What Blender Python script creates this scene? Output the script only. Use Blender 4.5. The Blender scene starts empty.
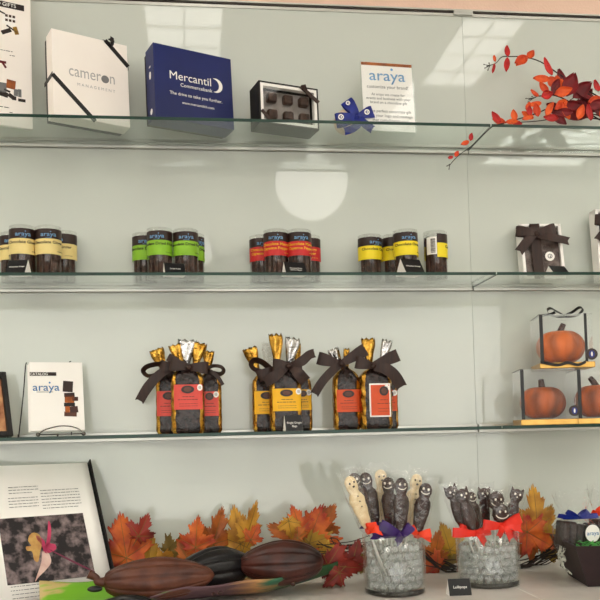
FILL=6.0; TROF2=2.4; GLOBE=2.4; SKY=1.9; EXPO=1.36
import bpy, bmesh, math, random
from mathutils import Vector, Matrix, Euler
random.seed(7)
R=math.radians; PI=math.pi; sin=math.sin; cos=math.cos
S=bpy.context.scene; COL=S.collection
# ------------------------------------------------------------------ camera
F=850.; DC=1.7716; YAW,PITCH,ROLL=.1233,.0548,-.0240; SY=86.; EZ=1.20
_f=Vector((sin(YAW)*cos(PITCH),cos(YAW)*cos(PITCH),sin(PITCH)))
_r0=Vector((cos(YAW),-sin(YAW),0)); _u0=_r0.cross(_f)
_r=_r0*cos(ROLL)+_u0*sin(ROLL); _u=_u0*cos(ROLL)-_r0*sin(ROLL)
CAM=Vector((0,-DC,EZ))
cd=bpy.data.cameras.new('camera'); cam=bpy.data.objects.new('camera',cd); COL.objects.link(cam)
cd.sensor_width=36; cd.lens=F/600*36; cd.shift_y=SY/600; cd.clip_start=.02
M=Matrix.Identity(4)
for i in range(3): M[i][0],M[i][1],M[i][2],M[i][3]=_r[i],_u[i],-_f[i],CAM[i]
cam.matrix_world=M; S.camera=cam
def ray(x,y): return _f+_r*((x-300)/F)+_u*((300+SY-y)/F)
def at(x,y,Y):
    d=ray(x,y); return CAM+d*((Y+DC)/d.y)
def onz(x,y,Z):
    d=ray(x,y); return CAM+d*((Z-EZ)/d.z)
def ppm(Y): return (Y+DC)/F
D=.16
Z1=EZ+.6057; Z2=EZ+.306; Z3=EZ+.0007; GT=.003
T1,T2,T3=Z1+GT,Z2+GT,Z3+GT
XS=.5982; ZT=EZ+.9058
CZ=round(at(500,561,0).z,4)
# ------------------------------------------------------------------ materials
def lin(c):
    return tuple(((v/255)/12.92 if v/255<=.04045 else ((v/255+.055)/1.055)**2.4) for v in c)
def newmat(n):
    m=bpy.data.materials.new(n); m.use_nodes=True; m.node_tree.nodes.clear(); return m,m.node_tree.nodes,m.node_tree.links
def mat(n,c,c2=None,rough=.5,metal=0,scale=40,bump=0,bscale=None,coat=0,spec=.36,stretch=None,detail=4,lo=.35,hi=.65,emit=None,deep=True):
    """procedural principled: noise mixes two sRGB colours, optional bump"""
    m,N,L=newmat(n)
    o=N.new('ShaderNodeOutputMaterial'); b=N.new('ShaderNodeBsdfPrincipled'); L.new(b.outputs[0],o.inputs[0])
    if c2 is None: c2=tuple(max(0,v*.93) for v in c)
    if deep: c,c2=[tuple(255*(v/255)**1.18 for v in q) for q in (c,c2)]
    tc=N.new('ShaderNodeTexCoord'); mp=N.new('ShaderNodeMapping'); L.new(tc.outputs['Object'],mp.inputs[0])
    if stretch: mp.inputs['Scale'].default_value=stretch
    nz=N.new('ShaderNodeTexNoise'); nz.inputs['Scale'].default_value=scale; nz.inputs['Detail'].default_value=detail
    L.new(mp.outputs[0],nz.inputs['Vector'])
    cr=N.new('ShaderNodeValToRGB'); cr.color_ramp.elements[0].position=lo; cr.color_ramp.elements[1].position=hi
    cr.color_ramp.elements[0].color=(*lin(c),1); cr.color_ramp.elements[1].color=(*lin(c2),1)
    L.new(nz.outputs[0],cr.inputs[0]); L.new(cr.outputs[0],b.inputs['Base Color'])
    b.inputs['Roughness'].default_value=rough; b.inputs['Metallic'].default_value=metal
    b.inputs['Coat Weight'].default_value=coat; b.inputs['Specular IOR Level'].default_value=spec
    if emit: b.inputs['Emission Color'].default_value=(*lin(c),1); b.inputs['Emission Strength'].default_value=emit
    if bump:
        n2=N.new('ShaderNodeTexNoise'); n2.inputs['Scale'].default_value=bscale or scale; n2.inputs['Detail'].default_value=3
        L.new(mp.outputs[0],n2.inputs['Vector'])
        bp=N.new('ShaderNodeBump'); bp.inputs['Strength'].default_value=1; bp.inputs['Distance'].default_value=bump
        L.new(n2.outputs[0],bp.inputs['Height']); L.new(bp.outputs[0],b.inputs['Normal'])
    return m
def film(n,tint=(.95,.97,.96),f0=.04,rough=.03,maxr=.9,bump=0,bscale=60,milk=0):
    """thin clear sheet: straight-through light plus a Schlick mirror reflection"""
    m,N,L=newmat(n)
    o=N.new('ShaderNodeOutputMaterial'); t=N.new('ShaderNodeBsdfTransparent'); g=N.new('ShaderNodeBsdfGlossy')
    t.inputs[0].default_value=(*tint,1); g.inputs['Roughness'].default_value=rough; g.inputs['Color'].default_value=(1,1,1,1)
    ge=N.new('ShaderNodeNewGeometry'); src=ge.outputs['Normal']
    if bump:
        tc=N.new('ShaderNodeTexCoord'); n2=N.new('ShaderNodeTexNoise'); n2.inputs['Scale'].default_value=bscale
        L.new(tc.outputs['Object'],n2.inputs['Vector']); bp=N.new('ShaderNodeBump'); bp.inputs['Distance'].default_value=bump
        L.new(n2.outputs[0],bp.inputs['Height']); L.new(bp.outputs[0],g.inputs['Normal']); src=bp.outputs[0]
    d=N.new('ShaderNodeVectorMath'); d.operation='DOT_PRODUCT'; L.new(src,d.inputs[0]); L.new(ge.outputs['Incoming'],d.inputs[1])
    def mt(op,a,b):
        q=N.new('ShaderNodeMath'); q.operation=op
        for i,v in enumerate((a,b)):
            if v is None: continue
            if isinstance(v,(int,float)): q.inputs[i].default_value=v
            else: L.new(v,q.inputs[i])
        return q.outputs[0]
    a=mt('ABSOLUTE',d.outputs['Value'],None); s=mt('SUBTRACT',1,a); p=mt('POWER',s,5)
    fr=mt('ADD',mt('MULTIPLY',p,1-f0),f0); fr=mt('MINIMUM',fr,maxr)
    mx=N.new('ShaderNodeMixShader'); L.new(fr,mx.inputs[0]); L.new(t.outputs[0],mx.inputs[1]); L.new(g.outputs[0],mx.inputs[2])
    out=mx.outputs[0]
    if milk:
        df=N.new('ShaderNodeBsdfDiffuse'); df.inputs[0].default_value=(.85,.85,.85,1)
        m2=N.new('ShaderNodeMixShader'); m2.inputs[0].default_value=milk; L.new(out,m2.inputs[1]); L.new(df.outputs[0],m2.inputs[2]); out=m2.outputs[0]
    L.new(out,o.inputs[0]); return m
def glow(n,c,s):
    m,N,L=newmat(n); o=N.new('ShaderNodeOutputMaterial'); e=N.new('ShaderNodeEmission'); e.inputs[0].default_value=(*lin(c),1); e.inputs[1].default_value=s
    L.new(e.outputs[0],o.inputs[0]); return m
# ------------------------------------------------------------------ mesh helpers
def nb(): return bmesh.new()
def shell(bm,faces,th):
    """gives a sheet an even thickness"""
    nv={}
    for f in faces:
        f.normal_update()
        for v in f.verts: nv[v]=nv.get(v,Vector())+f.normal*(f.calc_area()+1e-12)
    du={v:bm.verts.new(v.co-(n.normalized() if n.length>1e-14 else Vector((0,1,0)))*th) for v,n in nv.items()}
    fs=set(faces); rim=[]
    for f in faces:
        for l in f.loops:
            if sum(1 for g in l.edge.link_faces if g in fs)==1: rim.append((l.vert,l.link_loop_next.vert))
    for f in faces: bm.faces.new([du[v] for v in reversed(f.verts)])
    for a,c in rim:
        try: bm.faces.new((c,a,du[a],du[c]))
        except ValueError: pass
def obj(name,bm,m,parent=None,smooth=False,solid=0,weld=False):
    if weld: bmesh.ops.remove_doubles(bm,verts=bm.verts,dist=1e-5)
    if solid:
        bmesh.ops.recalc_face_normals(bm,faces=bm.faces); shell(bm,bm.faces[:],solid)
    bmesh.ops.recalc_face_normals(bm,faces=bm.faces)
    me=bpy.data.meshes.new(name); bm.to_mesh(me); bm.free()
    if smooth:
        for p in me.polygons: p.use_smooth=True
    me.materials.append(m)
    o=bpy.data.objects.new(name,me); COL.objects.link(o)
    if parent: o.parent=parent
    return o
def tag(o,label,cat,group=None,kind=None):
    o['label']=label; o['category']=cat
    if group: o['group']=group
    if kind: o['kind']=kind
    return o
def thing(name,label,cat,loc=(0,0,0),rot=0,group=None,lean=0,roll=0):
    o=bpy.data.objects.new(name,None); COL.objects.link(o); o.empty_display_size=.02
    o.location=loc; o.rotation_euler=(-lean,roll,rot)
    return tag(o,label,cat,group)
def struct(name,bm,m,parent=None,**k):
    o=obj(name,bm,m,parent,**k)
    if not parent: o['kind']='structure'
    return o
def copy_tree(o,parent=None):
    c=o.copy(); COL.objects.link(c)
    if parent: c.parent=parent
    for ch in list(o.children): copy_tree(ch,c)
    return c
def box(bm,x0,x1,y0,y1,z0,z1,bev=0,seg=2,mtx=None):
    g=bmesh.ops.create_cube(bm,size=1)['verts']
    for v in g: v.co=Vector((x0+(v.co.x+.5)*(x1-x0),y0+(v.co.y+.5)*(y1-y0),z0+(v.co.z+.5)*(z1-z0)))
    if bev:
        es=list({e for v in g for e in v.link_edges})
        r=bmesh.ops.bevel(bm,geom=es,offset=bev,segments=seg,affect='EDGES',profile=.5)
        g=list({v for v in r['verts']}|{v for v in g if v.is_valid})
    if mtx:
        for v in {v for v in g if v.is_valid}: v.co=mtx@v.co
    return g
def loft(bm,rings,cap0=True,cap1=True,closed=True):
    vs=[[bm.verts.new(p) for p in r] for r in rings]
    n=len(vs[0])
    for a,b in zip(vs,vs[1:]):
        for i in range(n if closed else n-1):
            j=(i+1)%n; bm.faces.new((a[i],a[j],b[j],b[i]))
    if cap0 and closed: bm.faces.new(vs[0][::-1])
    if cap1 and closed: bm.faces.new(vs[-1])
    return vs
def lathe(bm,prof,n=32,c=(0,0,0),cap0=True,cap1=True,a0=0,a1=2*PI):
    full=abs(a1-a0-2*PI)<1e-6; k=n if full else n+1
    rings=[[(c[0]+r*sin(a0+(a1-a0)*i/n),c[1]-r*cos(a0+(a1-a0)*i/n),c[2]+z) for i in range(k)] for r,z in prof]
    return loft(bm,rings,cap0 and full,cap1 and full,full)
def tube(bm,pts,r,n=8,cap=True):
    pts=[Vector(p) for p in pts]; rr=r if isinstance(r,(list,tuple)) else [r]*len(pts)
    rings=[]; pn=None
    for i,p in enumerate(pts):
        t=(pts[min(i+1,len(pts)-1)]-pts[max(i-1,0)])
        if t.length<1e-9: t=Vector((0,0,1))
        t.normalize()
        if pn is None:
            pn=t.orthogonal().normalized()
        else:
            pn=(pn-t*pn.dot(t)); pn=pn.normalized() if pn.length>1e-6 else t.orthogonal().normalized()
        b=t.cross(pn); rings.append([p+(pn*cos(2*PI*k/n)+b*sin(2*PI*k/n))*rr[i] for k in range(n)])
    loft(bm,rings,cap,cap)
def smoothpts(pts,n=8):
    """Catmull-Rom through the points"""
    P=[Vector(p) for p in pts]; out=[]
    for i in range(len(P)-1):
        a=P[max(i-1,0)]; b=P[i]; c=P[i+1]; d=P[min(i+2,len(P)-1)]
        for k in range(n):
            t=k/n; out.append(.5*((2*b)+(c-a)*t+(2*a-5*b+4*c-d)*t*t+(3*b-a-3*c+d)*t**3))
    out.append(P[-1]); return out
def ball(bm,c,r,n=10,sc=(1,1,1)):
    g=bmesh.ops.create_uvsphere(bm,u_segments=n,v_segments=max(6,n*2//3),radius=r)['verts']
    for v in g: v.co=Vector((c[0]+v.co.x*sc[0],c[1]+v.co.y*sc[1],c[2]+v.co.z*sc[2]))
def prism(bm,poly,y0,y1):
    """polygon in the xz plane pushed from y0 to y1"""
    a=[bm.verts.new((x,y0,z)) for x,z in poly]; b=[bm.verts.new((x,y1,z)) for x,z in poly]; n=len(a)
    bm.faces.new(a); bm.faces.new(b[::-1])
    for i in range(n): bm.faces.new((a[i],b[i],b[(i+1)%n],a[(i+1)%n]))
def disc(bm,cx,cz,y0,y1,rx,rz=None,n=28): prism(bm,[(cx+rx*cos(2*PI*i/n),cz+(rz or rx)*sin(2*PI*i/n)) for i in range(n)],y0,y1)
_tc={}
def text(bm,s,size,cx,cz,y,cyl=None,ext=.0003,bold=0,align='CENTER',shear=0,stretch=1):
    """raised lettering facing -y (or wrapped on a cylinder of radius cyl)"""
    key=(s,bold,align,shear)
    if key not in _tc:
        c=bpy.data.curves.new('t','FONT'); c.body=s; c.size=1; c.align_x=align; c.align_y='CENTER'; c.resolution_u=3; c.offset=bold; c.shear=shear
        c.space_line=.95
        o=bpy.data.objects.new('t',c); COL.objects.link(o); bpy.context.view_layer.update()
        me=bpy.data.meshes.new_from_object(o.evaluated_get(bpy.context.evaluated_depsgraph_get()))
        bpy.data.objects.remove(o); _tc[key]=me
    tb=bmesh.new(); tb.from_mesh(_tc[key])
    r=bmesh.ops.extrude_face_region(tb,geom=tb.faces[:]); top={g for g in r['geom'] if isinstance(g,bmesh.types.BMVert)}
    for v in tb.verts:
        d=ext if v in top else 0
        x=cx+v.co.x*size*stretch; z=cz+v.co.y*size
        if cyl: a=x/cyl; q=cyl+d; v.co=Vector((q*sin(a),-q*cos(a),z))
        else: v.co=Vector((x,y-d,z))
    me=bpy.data.meshes.new('t'); tb.to_mesh(me); tb.free(); bm.from_mesh(me); bpy.data.meshes.remove(me)
def logo(bm,size,cx,cz,y,cyl=None,ext=.0003,bold=.004):
    text(bm,'araya',size,cx,cz,y,cyl,ext,bold,stretch=1.12)
    k=len(bm.verts); x=cx+size*.32; z=cz+size*.46
    if cyl:
        a=x/cyl; q=cyl+ext
        ball(bm,(q*sin(a),-q*cos(a),z),size*.085,8)
    else: disc(bm,x,z,y-ext,y,size*.085,n=12)
def marks(bm,x0,x1,z0,dz,rows,y,h=.0006,seed=1,ragged=True,gap=.25,cyl=None):
    """rows of print too small to read: broken fine strokes"""
    rn=random.Random(seed)
    for i in range(rows):
        z=z0-i*dz; x=x0; xe=x1-(rn.random()*.25*(x1-x0) if ragged and i==rows-1 else 0)
        while x<xe:
            w=min(h*(2+rn.random()*6),xe-x); box(bm,x,x+w,y-.00015,y,z,z+h); x+=w+h*1.2
def ribbon(bm,rows,notch=0,th=.0006,fold=0):
    """rows of (point, half-width vector); solid cloth strip"""
    k=len(bm.faces); g=[]
    for i,(p,w) in enumerate(rows):
        p=Vector(p); w=Vector(w); g.append([p-w,p-w*.5,p,p+w*.5,p+w])
    if notch:
        d=(g[-1][2]-g[-2][2]); d=d.normalized()*notch if d.length else d
        g[-1]=[q-d*f for q,f in zip(g[-1],(0,.5,1,.5,0))]
    vs=[[bm.verts.new(p) for p in r] for r in g]; fs=[]
    for a,b in zip(vs,vs[1:]):
        for i in range(4): fs.append(bm.faces.new((a[i],a[i+1],b[i+1],b[i])))
    shell(bm,fs,th)
class PX:
    """lays cloth strips out in a thing's own space; Y is the depth on the shelf"""
    def __init__(s,base): s.b=Vector(base)
    def p(s,x,y,Y): return at(x,y,Y)-s.b
    def strip(s,bm,pts,w,twist=0,notch=0,th=.0006,n=7):
        # pts: (x,y,Y[,w])
        ctr=smoothpts([s.p(*q[:3]) for q in pts],n); ws=[q[3] if len(q)>3 else w for q in pts]
        rows=[]
        for i,c in enumerate(ctr):
            t=ctr[min(i+1,len(ctr)-1)]-ctr[max(i-1,0)]; t2=Vector((t.x,0,t.z))
            if t2.length<1e-7: t2=Vector((1,0,0))
            t2.normalize(); pr=Vector((-t2.z,0,t2.x))
            if rows and rows[-1][1].dot(pr)<0 : pr=-pr
            u=i/n; k=min(int(u),len(ws)-2); wv=ws[k]+(ws[k+1]-ws[k])*(u-k)
            tw=twist(i/(len(ctr)-1)) if callable(twist) else twist
            rows.append((c,(pr*cos(tw)+Vector((0,1,0))*sin(tw))*wv*ppm(pts[0][2])*.5))
        ribbon(bm,rows,notch*ppm(pts[0][2]),th)
    def loop(s,bm,c,tip,w,Y,bulge=.010,w0=.45,th=.0006):
        """bow loop from the knot c to tip and back, face to the front"""
        C=s.p(c[0],c[1],Y); T=s.p(tip[0],tip[1],Y); d=T-C; dn=d.normalized(); pr=Vector((-dn.z,0,dn.x)); rows=[]
        for i in range(17):
            u=i/16; q=.5-.5*cos(2*PI*u); 
            yy=-bulge*sin(2*PI*u)*(.55 if u<.5 else .35)
            ww=(w0+(1-w0)*min(1,q*1.3))*w*ppm(Y)*.5
            rows.append((C+d*q+Vector((0,yy,0)),pr*ww))
        ribbon(bm,rows,0,th)
# ------------------------------------------------------------------ material library
m_wallglass=mat('backpainted_glass',(204,208,200),(201,205,197),rough=.035,scale=3,spec=.5,deep=False)
m_peach=mat('peach_plaster',(238,208,190),(234,203,186),rough=.8,scale=6,bump=.0005,bscale=200)
m_white=mat('white_paint',(232,230,222),(226,224,216),rough=.7,scale=5)
m_alu=mat('brushed_aluminium',(215,214,208),(195,194,188),rough=.35,metal=.6,scale=60,stretch=(.05,1,1))
m_dark=mat('dark_gasket',(74,58,54),(60,48,46),rough=.6)
m_floor=mat('stone_floor',(150,140,128),(128,118,108),rough=.4,scale=5)
m_counter=mat('white_solid_surface',(216,210,204),(208,202,196),rough=.28,scale=25)
m_seam=mat('pale_joint',(240,238,232),rough=.6)
m_pane=film('shelf_glass',(.93,.965,.95),.035,.01)
m_edge=mat('green_glass_edge',(18,72,56),(12,58,46),rough=.3,scale=8,spec=.4)
m_lid=film('clear_plastic',(.95,.95,.94),.06,.08,milk=.05)
m_plast=film('clear_tube_plastic',(.97,.97,.97),.035,.05)
m_acry=film('clear_acrylic',(.98,.985,.985),.02,.02,milk=.004)
m_window=film('clear_box_window',(.98,.98,.98),.012,.03)
m_cello=film('cellophane',(.985,.985,.985),.05,.04,bump=.004,bscale=70,milk=.004)
m_vase=film('vase_glass',(.97,.98,.975),.04,.01)
m_paper=mat('white_paper',(250,247,243),(247,243,238),rough=.6,scale=8)
m_cream=mat('warm_white_card',(251,244,238),(248,240,233),rough=.55,scale=8)
m_ink=mat('dark_brown_ink',(58,44,40),(48,36,33),rough=.6)
m_grey=mat('grey_ink',(140,138,138),(120,120,120),rough=.6)
m_silver=mat('silver_print',(196,192,190),(178,174,172),rough=.4,metal=.1)
m_blueink=mat('blue_ink',(92,142,190),(78,126,176),rough=.6)
m_bluelogo=mat('pale_blue_print',(140,186,224),(126,172,214),rough=.5)
m_navy=mat('navy_card',(26,44,112),(22,38,100),rough=.38,scale=10)
m_black=mat('black_card',(34,27,26),(26,21,21),rough=.5)
m_tentb=mat('black_sign_card',(30,30,34),(22,22,26),rough=.35)
m_ribbon=mat('brown_satin',(70,44,34),(52,33,27),rough=.5,scale=150,stretch=(1,1,.1))
m_kribbon=mat('black_satin',(38,32,32),(26,22,22),rough=.4)
m_blueR=mat('blue_satin',(30,52,150),(24,40,122),rough=.4,scale=80)
m_choc=mat('dark_chocolate',(66,42,34),(44,28,24),rough=.42,scale=90,bump=.0006,bscale=160)
m_choc2=mat('dusted_chocolate',(96,66,52),(58,38,31),rough=.55,scale=120,bump=.0006)
m_gold=mat('gold_foil',(224,182,92),(176,128,48),rough=.22,metal=1,scale=60,bump=.0025,bscale=110)
m_silv=mat('silver_foil',(225,222,220),(170,168,168),rough=.2,metal=1,scale=60,bump=.0025,bscale=110)
m_bagwin=mat('chocolate_behind_clear_wrap',(66,46,42),(30,22,22),rough=.2,scale=70,bump=.004,bscale=140,coat=.25)
m_cocoa=mat('dark_brown_band',(64,42,36),(54,36,31),rough=.4)
LAB={'cream':mat('cream_label',(236,214,142),(230,206,134),rough=.5,deep=False),'green':mat('lime_label',(140,190,46),(132,182,42),rough=.5,deep=False),
 'red':mat('red_label',(204,44,42),(194,40,40),rough=.5,deep=False),'yellow':mat('yellow_label',(244,220,40),(238,212,36),rough=.5,deep=False),
 'coral':mat('coral_label',(226,84,72),(218,78,68),rough=.5,deep=False),'amber':mat('amber_label',(246,186,28),(240,178,24),rough=.5,deep=False),
 'orange':mat('burnt_orange_label',(218,84,40),(208,78,36),rough=.5,deep=False)}
m_yink=mat('yellow_ink',(250,204,60),rough=.5)
m_goldcard=mat('gold_card',(206,168,96),(190,150,80),rough=.3,metal=.6)
m_pump=mat('airbrushed_pumpkin_chocolate',(226,122,26),(124,66,22),rough=.45,scale=22,stretch=(1,1,.35),lo=.4,hi=.72,bump=.0008,bscale=90)
m_pump2=mat('dark_airbrushed_pumpkin',(200,106,34),(104,58,28),rough=.45,scale=22,stretch=(1,1,.35),lo=.36,hi=.66,bump=.0008,bscale=90)
m_stem=mat('chocolate_stem',(92,56,36),(60,38,28),rough=.5)
m_wire=mat('steel_wire',(150,146,142),(110,106,102),rough=.25,metal=.9)
m_iron=mat('dark_wire',(52,48,46),(40,36,34),rough=.4,metal=.5)
m_podb=mat('milk_chocolate_pod',(116,72,54),(86,50,38),rough=.4,scale=30,bump=.0012,bscale=70)
m_podk=mat('black_pod',(44,42,44),(26,25,28),rough=.35,scale=40,bump=.0012,bscale=80)
m_podr=mat('reddish_dark_pod',(92,52,44),(52,32,30),rough=.35,scale=25,bump=.0012,bscale=70)
m_gem=None
m_twig=mat('dark_vine',(70,58,50),(40,34,32),rough=.8)
m_cat=mat('lolly_dark_chocolate',(76,46,38),(54,34,29),rough=.34,scale=120,bump=.0006)
m_ghost=mat('white_chocolate',(238,222,188),(230,208,168),rough=.5,scale=120,bump=.0012,bscale=140)
m_icing=mat('white_icing',(246,240,228),rough=.5)
m_stick=mat('white_paper_stick',(238,236,232),rough=.6)
m_orib=mat('orange_ribbon',(244,84,40),(232,70,32),rough=.4); m_rrib=mat('red_orange_ribbon',(232,62,42),(220,52,36),rough=.4)
m_prib=mat('purple_ribbon',(76,40,120),(58,30,98),rough=.35)
m_bask=mat('dark_brown_board',(62,44,46),(52,37,39),rough=.5)
m_shred=mat('green_shred',(110,190,104),(90,168,88),rough=.6)
def leafmat(n,a,b,sc=14): return mat(n,a,b,rough=.55,scale=sc,bump=.0006,bscale=60,lo=.4,hi=.62)
m_l_or=leafmat('orange_leaf',(212,116,44),(166,58,40),26); m_l_gd=leafmat('golden_leaf',(206,158,60),(162,112,42),26)
m_l_br=leafmat('amber_leaf',(196,116,46),(142,78,36),26); m_l_ol=leafmat('olive_leaf',(142,118,52),(104,86,44))
m_l_rd=leafmat('red_leaf',(158,60,46),(112,42,42),26); m_l_yl=leafmat('yellow_olive_leaf',(198,158,58),(158,122,46))
m_s_or=leafmat('orange_spray_leaf',(236,112,46),(214,80,36),40); m_s_rd=leafmat('red_spray_leaf',(206,46,40),(176,34,36),40); m_s_dk=leafmat('crimson_spray_leaf',(140,24,34),(108,18,28),40)
# ------------------------------------------------------------------ room
RX0,RX1,RY,RH=-2.4,3.0,-5.2,2.70
b=nb(); box(b,RX0,RX1,0,.12,0,RH); wb=struct('wall_back',b,m_peach); 
b=nb(); box(b,RX0,XS-.0003,-.006,-.0001,CZ-.03,ZT-.0001); obj('glass_panel',b,m_wallglass,wb)
b=nb(); box(b,XS+.0003,RX1,-.006,-.0001,CZ-.03,ZT-.0001); obj('glass_panel',b,m_wallglass,wb)
WY=-.006
b=nb(); box(b,RX0,RX1,-.0085,-.0001,ZT,ZT+.006); box(b,RX0,RX1,-.012,-.0001,ZT+.011,ZT+.014); tr=struct('trim_1',b,m_alu)
b=nb(); box(b,RX0,RX1,-.005,-.0001,ZT+.006,ZT+.011); obj('gasket',b,m_dark,tr)
c=at(463,19,-.01); b=nb(); box(b,c.x-.022,c.x+.022,-.0145,-.0086,ZT+.001,ZT+.0105,.001); obj('joint_clip',b,m_alu,tr)
b=nb(); box(b,RX0-.1,RX0,RY,.12,0,RH); struct('wall_left',b,m_white)
b=nb(); box(b,RX1,RX1+.1,RY,.12,0,RH); struct('wall_right',b,m_white)
b=nb(); box(b,RX0-.1,RX1+.1,RY-.1,.12,-.06,0); struct('floor',b,m_floor)
b=nb(); box(b,RX0-.1,RX1+.1,RY-.1,.12,RH,RH+.06); struct('ceiling',b,m_white)
# shop front: piers, sill, head and one glazed opening
b=nb(); box(b,RX0,RX0+.35,RY-.1,RY,0,RH); box(b,RX1-.35,RX1,RY-.1,RY,0,RH); box(b,RX0+.35,RX1-.35,RY-.1,RY,0,.35); box(b,RX0+.35,RX1-.35,RY-.1,RY,2.3,RH)
struct('wall_front',b,m_white)
b=nb(); xs=[RX0+.35,RX1-.35]
for x in xs: box(b,x-.03,x+.03,RY-.08,RY-.02,.35,2.3)
box(b,xs[0],xs[-1],RY-.08,RY-.02,.35,.41); box(b,xs[0],xs[-1],RY-.08,RY-.02,2.24,2.3)
w=struct('window_1',b,m_alu)
b=nb(); box(b,xs[0],xs[-1],RY-.055,RY-.045,.41,2.24); obj('glass_pane',b,film('window_glass',(.97,.98,.98),.04,.01),w)
# ceiling troffers: two mirrored high in the glass panels, others added as fill
m_fill=glow('fill_light_diffuser',(255,250,240),FILL)
m_tro2=glow('soft_troffer_diffuser',(255,250,240),TROF2)
def troffer(x0,x1,y0,y1,label,dm=None):
    o=thing('ceiling_light',label,'light',((x0+x1)/2,(y0+y1)/2,RH),0,'recessed ceiling lights'); w=(x1-x0)/2; h=(y1-y0)/2
    b=nb()
    for a in (-1,1):
        box(b,a*w-.012,a*w+.012,-h,h,-.02,-.001); box(b,-w,w,a*h-.012,a*h+.012,-.02,-.001)
    obj('frame',b,m_white,o)
    b=nb(); box(b,-w,w,-h,h,-.010,-.004); obj('diffuser',b,dm or m_fill,o)
    b=nb(); n=max(2,round(2*w/.15)); k=max(2,round(2*h/.15))
    for i in range(1,n): box(b,-w+2*w*i/n-.003,-w+2*w*i/n+.003,-h,h,-.018,-.010)
    for i in range(1,k): box(b,-w,w,-h+2*h*i/k-.003,-h+2*h*i/k+.003,-.018,-.010)
    obj('louvre',b,m_white,o)
def mir(x,y): 
    p=onz(x,y,RH); return p.x,-p.y
a=mir(148,60); c=mir(222,60)
troffer(a[0],c[0],a[1]-.02,a[1]+.62,'recessed square-louvred ceiling light mirrored above the navy box',m_tro2)
a=mir(418,84); c=mir(470,84)
troffer(a[0],c[0]+.02,a[1]-.0,a[1]+.62,'recessed square-louvred ceiling light mirrored left of the autumn spray',m_tro2)
a=mir(163,167); c=mir(204,150)
troffer(a[0],mir(204,167)[0],a[1],c[1],'recessed ceiling light mirrored just under the top shelf at the left',m_tro2)
for i,(x,y,l) in enumerate([(-1.5,-2.6,'left of the camera position'),(1.9,-2.5,'right of the camera position'),(-1.5,-1.1,'above the counter at the left'),(2.1,-1.0,'above the counter at the right')]):  # four unseen lights added to brighten the shelves
    troffer(x-.3,x+.3,y-.3,y+.3,'added unseen fill light in the ceiling '+l)
# two globe pendants that the glass panels mirror
m_globe=glow('opal_globe',(255,250,240),GLOBE)
def pendant(px,py,rpx,tot,label):
    q=at(px,py,tot-DC); r=rpx*tot/F; c=Vector((q.x,-q.y,q.z))
    o=thing('pendant_lamp',label,'light',(c.x,c.y,RH),0,'opal globe pendants')
    b=nb(); ball(b,(0,0,c.z-RH),r,32); obj('globe',b,m_globe,o,smooth=True)
    b=nb(); tube(b,[(0,0,c.z-RH+r*.98),(0,0,0)],.004); obj('cord',b,m_dark,o)
    b=nb(); lathe(b,[(.05,-.025),(.05,-.001)],20); obj('ceiling_rose',b,m_white,o)
pendant(311,184,37,4.0,'large opal globe pendant mirrored as a white disc under the top shelf')
pendant(194,253,18,4.7,'small opal globe pendant mirrored beside the green-labelled jars')
# ------------------------------------------------------------------ counter and glass shelves
j=onz(518,588,CZ)
ct=thing('counter','white counter running along the foot of the glass wall','counter',(0,0,0))
b=nb(); box(b,RX0+.001,j.x-.0012,-.62,-.0065,CZ-.03,CZ,.0015); obj('worktop',b,m_counter,ct)
b=nb(); box(b,j.x+.0012,RX1-.001,-.62,-.0065,CZ-.03,CZ,.0015); obj('worktop',b,m_counter,ct)
b=nb(); box(b,j.x-.0012,j.x+.0012,-.619,-.0066,CZ-.029,CZ-.0004); obj('joint',b,m_seam,ct)
b=nb(); box(b,RX0+.001,RX1-.001,-.58,-.0065,0,CZ-.031); obj('cabinet_body',b,m_white,ct)
def shelf(x0,x1,z,label):
    o=thing('glass_shelf',label,'shelf',((x0+x1)/2,0,z-GT),0,'glass shelves on the back wall'); h=(x1-x0)/2
    b=nb(); box(b,-h,h,-D+.0012,-.010,0,2*GT); obj('glass_pane',b,m_pane,o)
    b=nb(); box(b,-h,h,-D,-D+.0011,0,2*GT,.0004,1); box(b,-h if x0>0 else h-.0004,-h+.0004 if x0>0 else h,-D+.0012,-.011,.0002,.0022); obj('polished_edge',b,m_edge,o)
    b=nb(); box(b,-h,h,-.0165,-.0062,-.0065,-.0003,.0006,1); box(b,-h,h,-.0165,-.0062,2*GT+.0003,2*GT+.0055,.0006,1); box(b,-h,h,-.0095,-.0063,-.0065,2*GT+.0055); obj('wall_channel',b,m_alu,o)
for z,n,who in [(Z1,'top','with the gift boxes'),(Z2,'middle','with the jars'),(Z3,'lowest','with the ribboned bags')]:
    r={'top':'under the autumn spray','middle':'under the ribboned gift box','lowest':'under the boxed pumpkins'}[n]
    shelf(RX0+.02,XS-.0012,z,f'green-edged {n} glass shelf, long left pane {who}')
    shelf(XS+.0012,RX1-.02,z,f'green-edged {n} glass shelf, right pane {r}')
# ------------------------------------------------------------------ shelf 1
def slab(name,label,cat,RL,RR,z,TLpx,lean,thick,group=None):
    """thing standing on its rear bottom edge; RL, RR pixels of that edge; returns (thing,w,h)"""
    a=onz(*RL,z); c=onz(*RR,z); d=c-a; rot=math.atan2(d.y,d.x); w=d.length
    o=thing(name,label,cat,(a.x,a.y,z),rot,group,lean)
    # height: front top-left corner seen at TLpx
    best=None
    mw=Matrix.Translation((a.x,a.y,z))@Euler((-lean,0,rot)).to_matrix().to_4x4()
    for i in range(50,400):
        p=mw@Vector((0,-thick,i*.001)); v=p-CAM; yy=300+SY-F*v.dot(_u)/v.dot(_f)
        if best is None or abs(yy-TLpx[1])<best[0]: best=(abs(yy-TLpx[1]),i*.001)
    return o,w,best[1]
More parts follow.
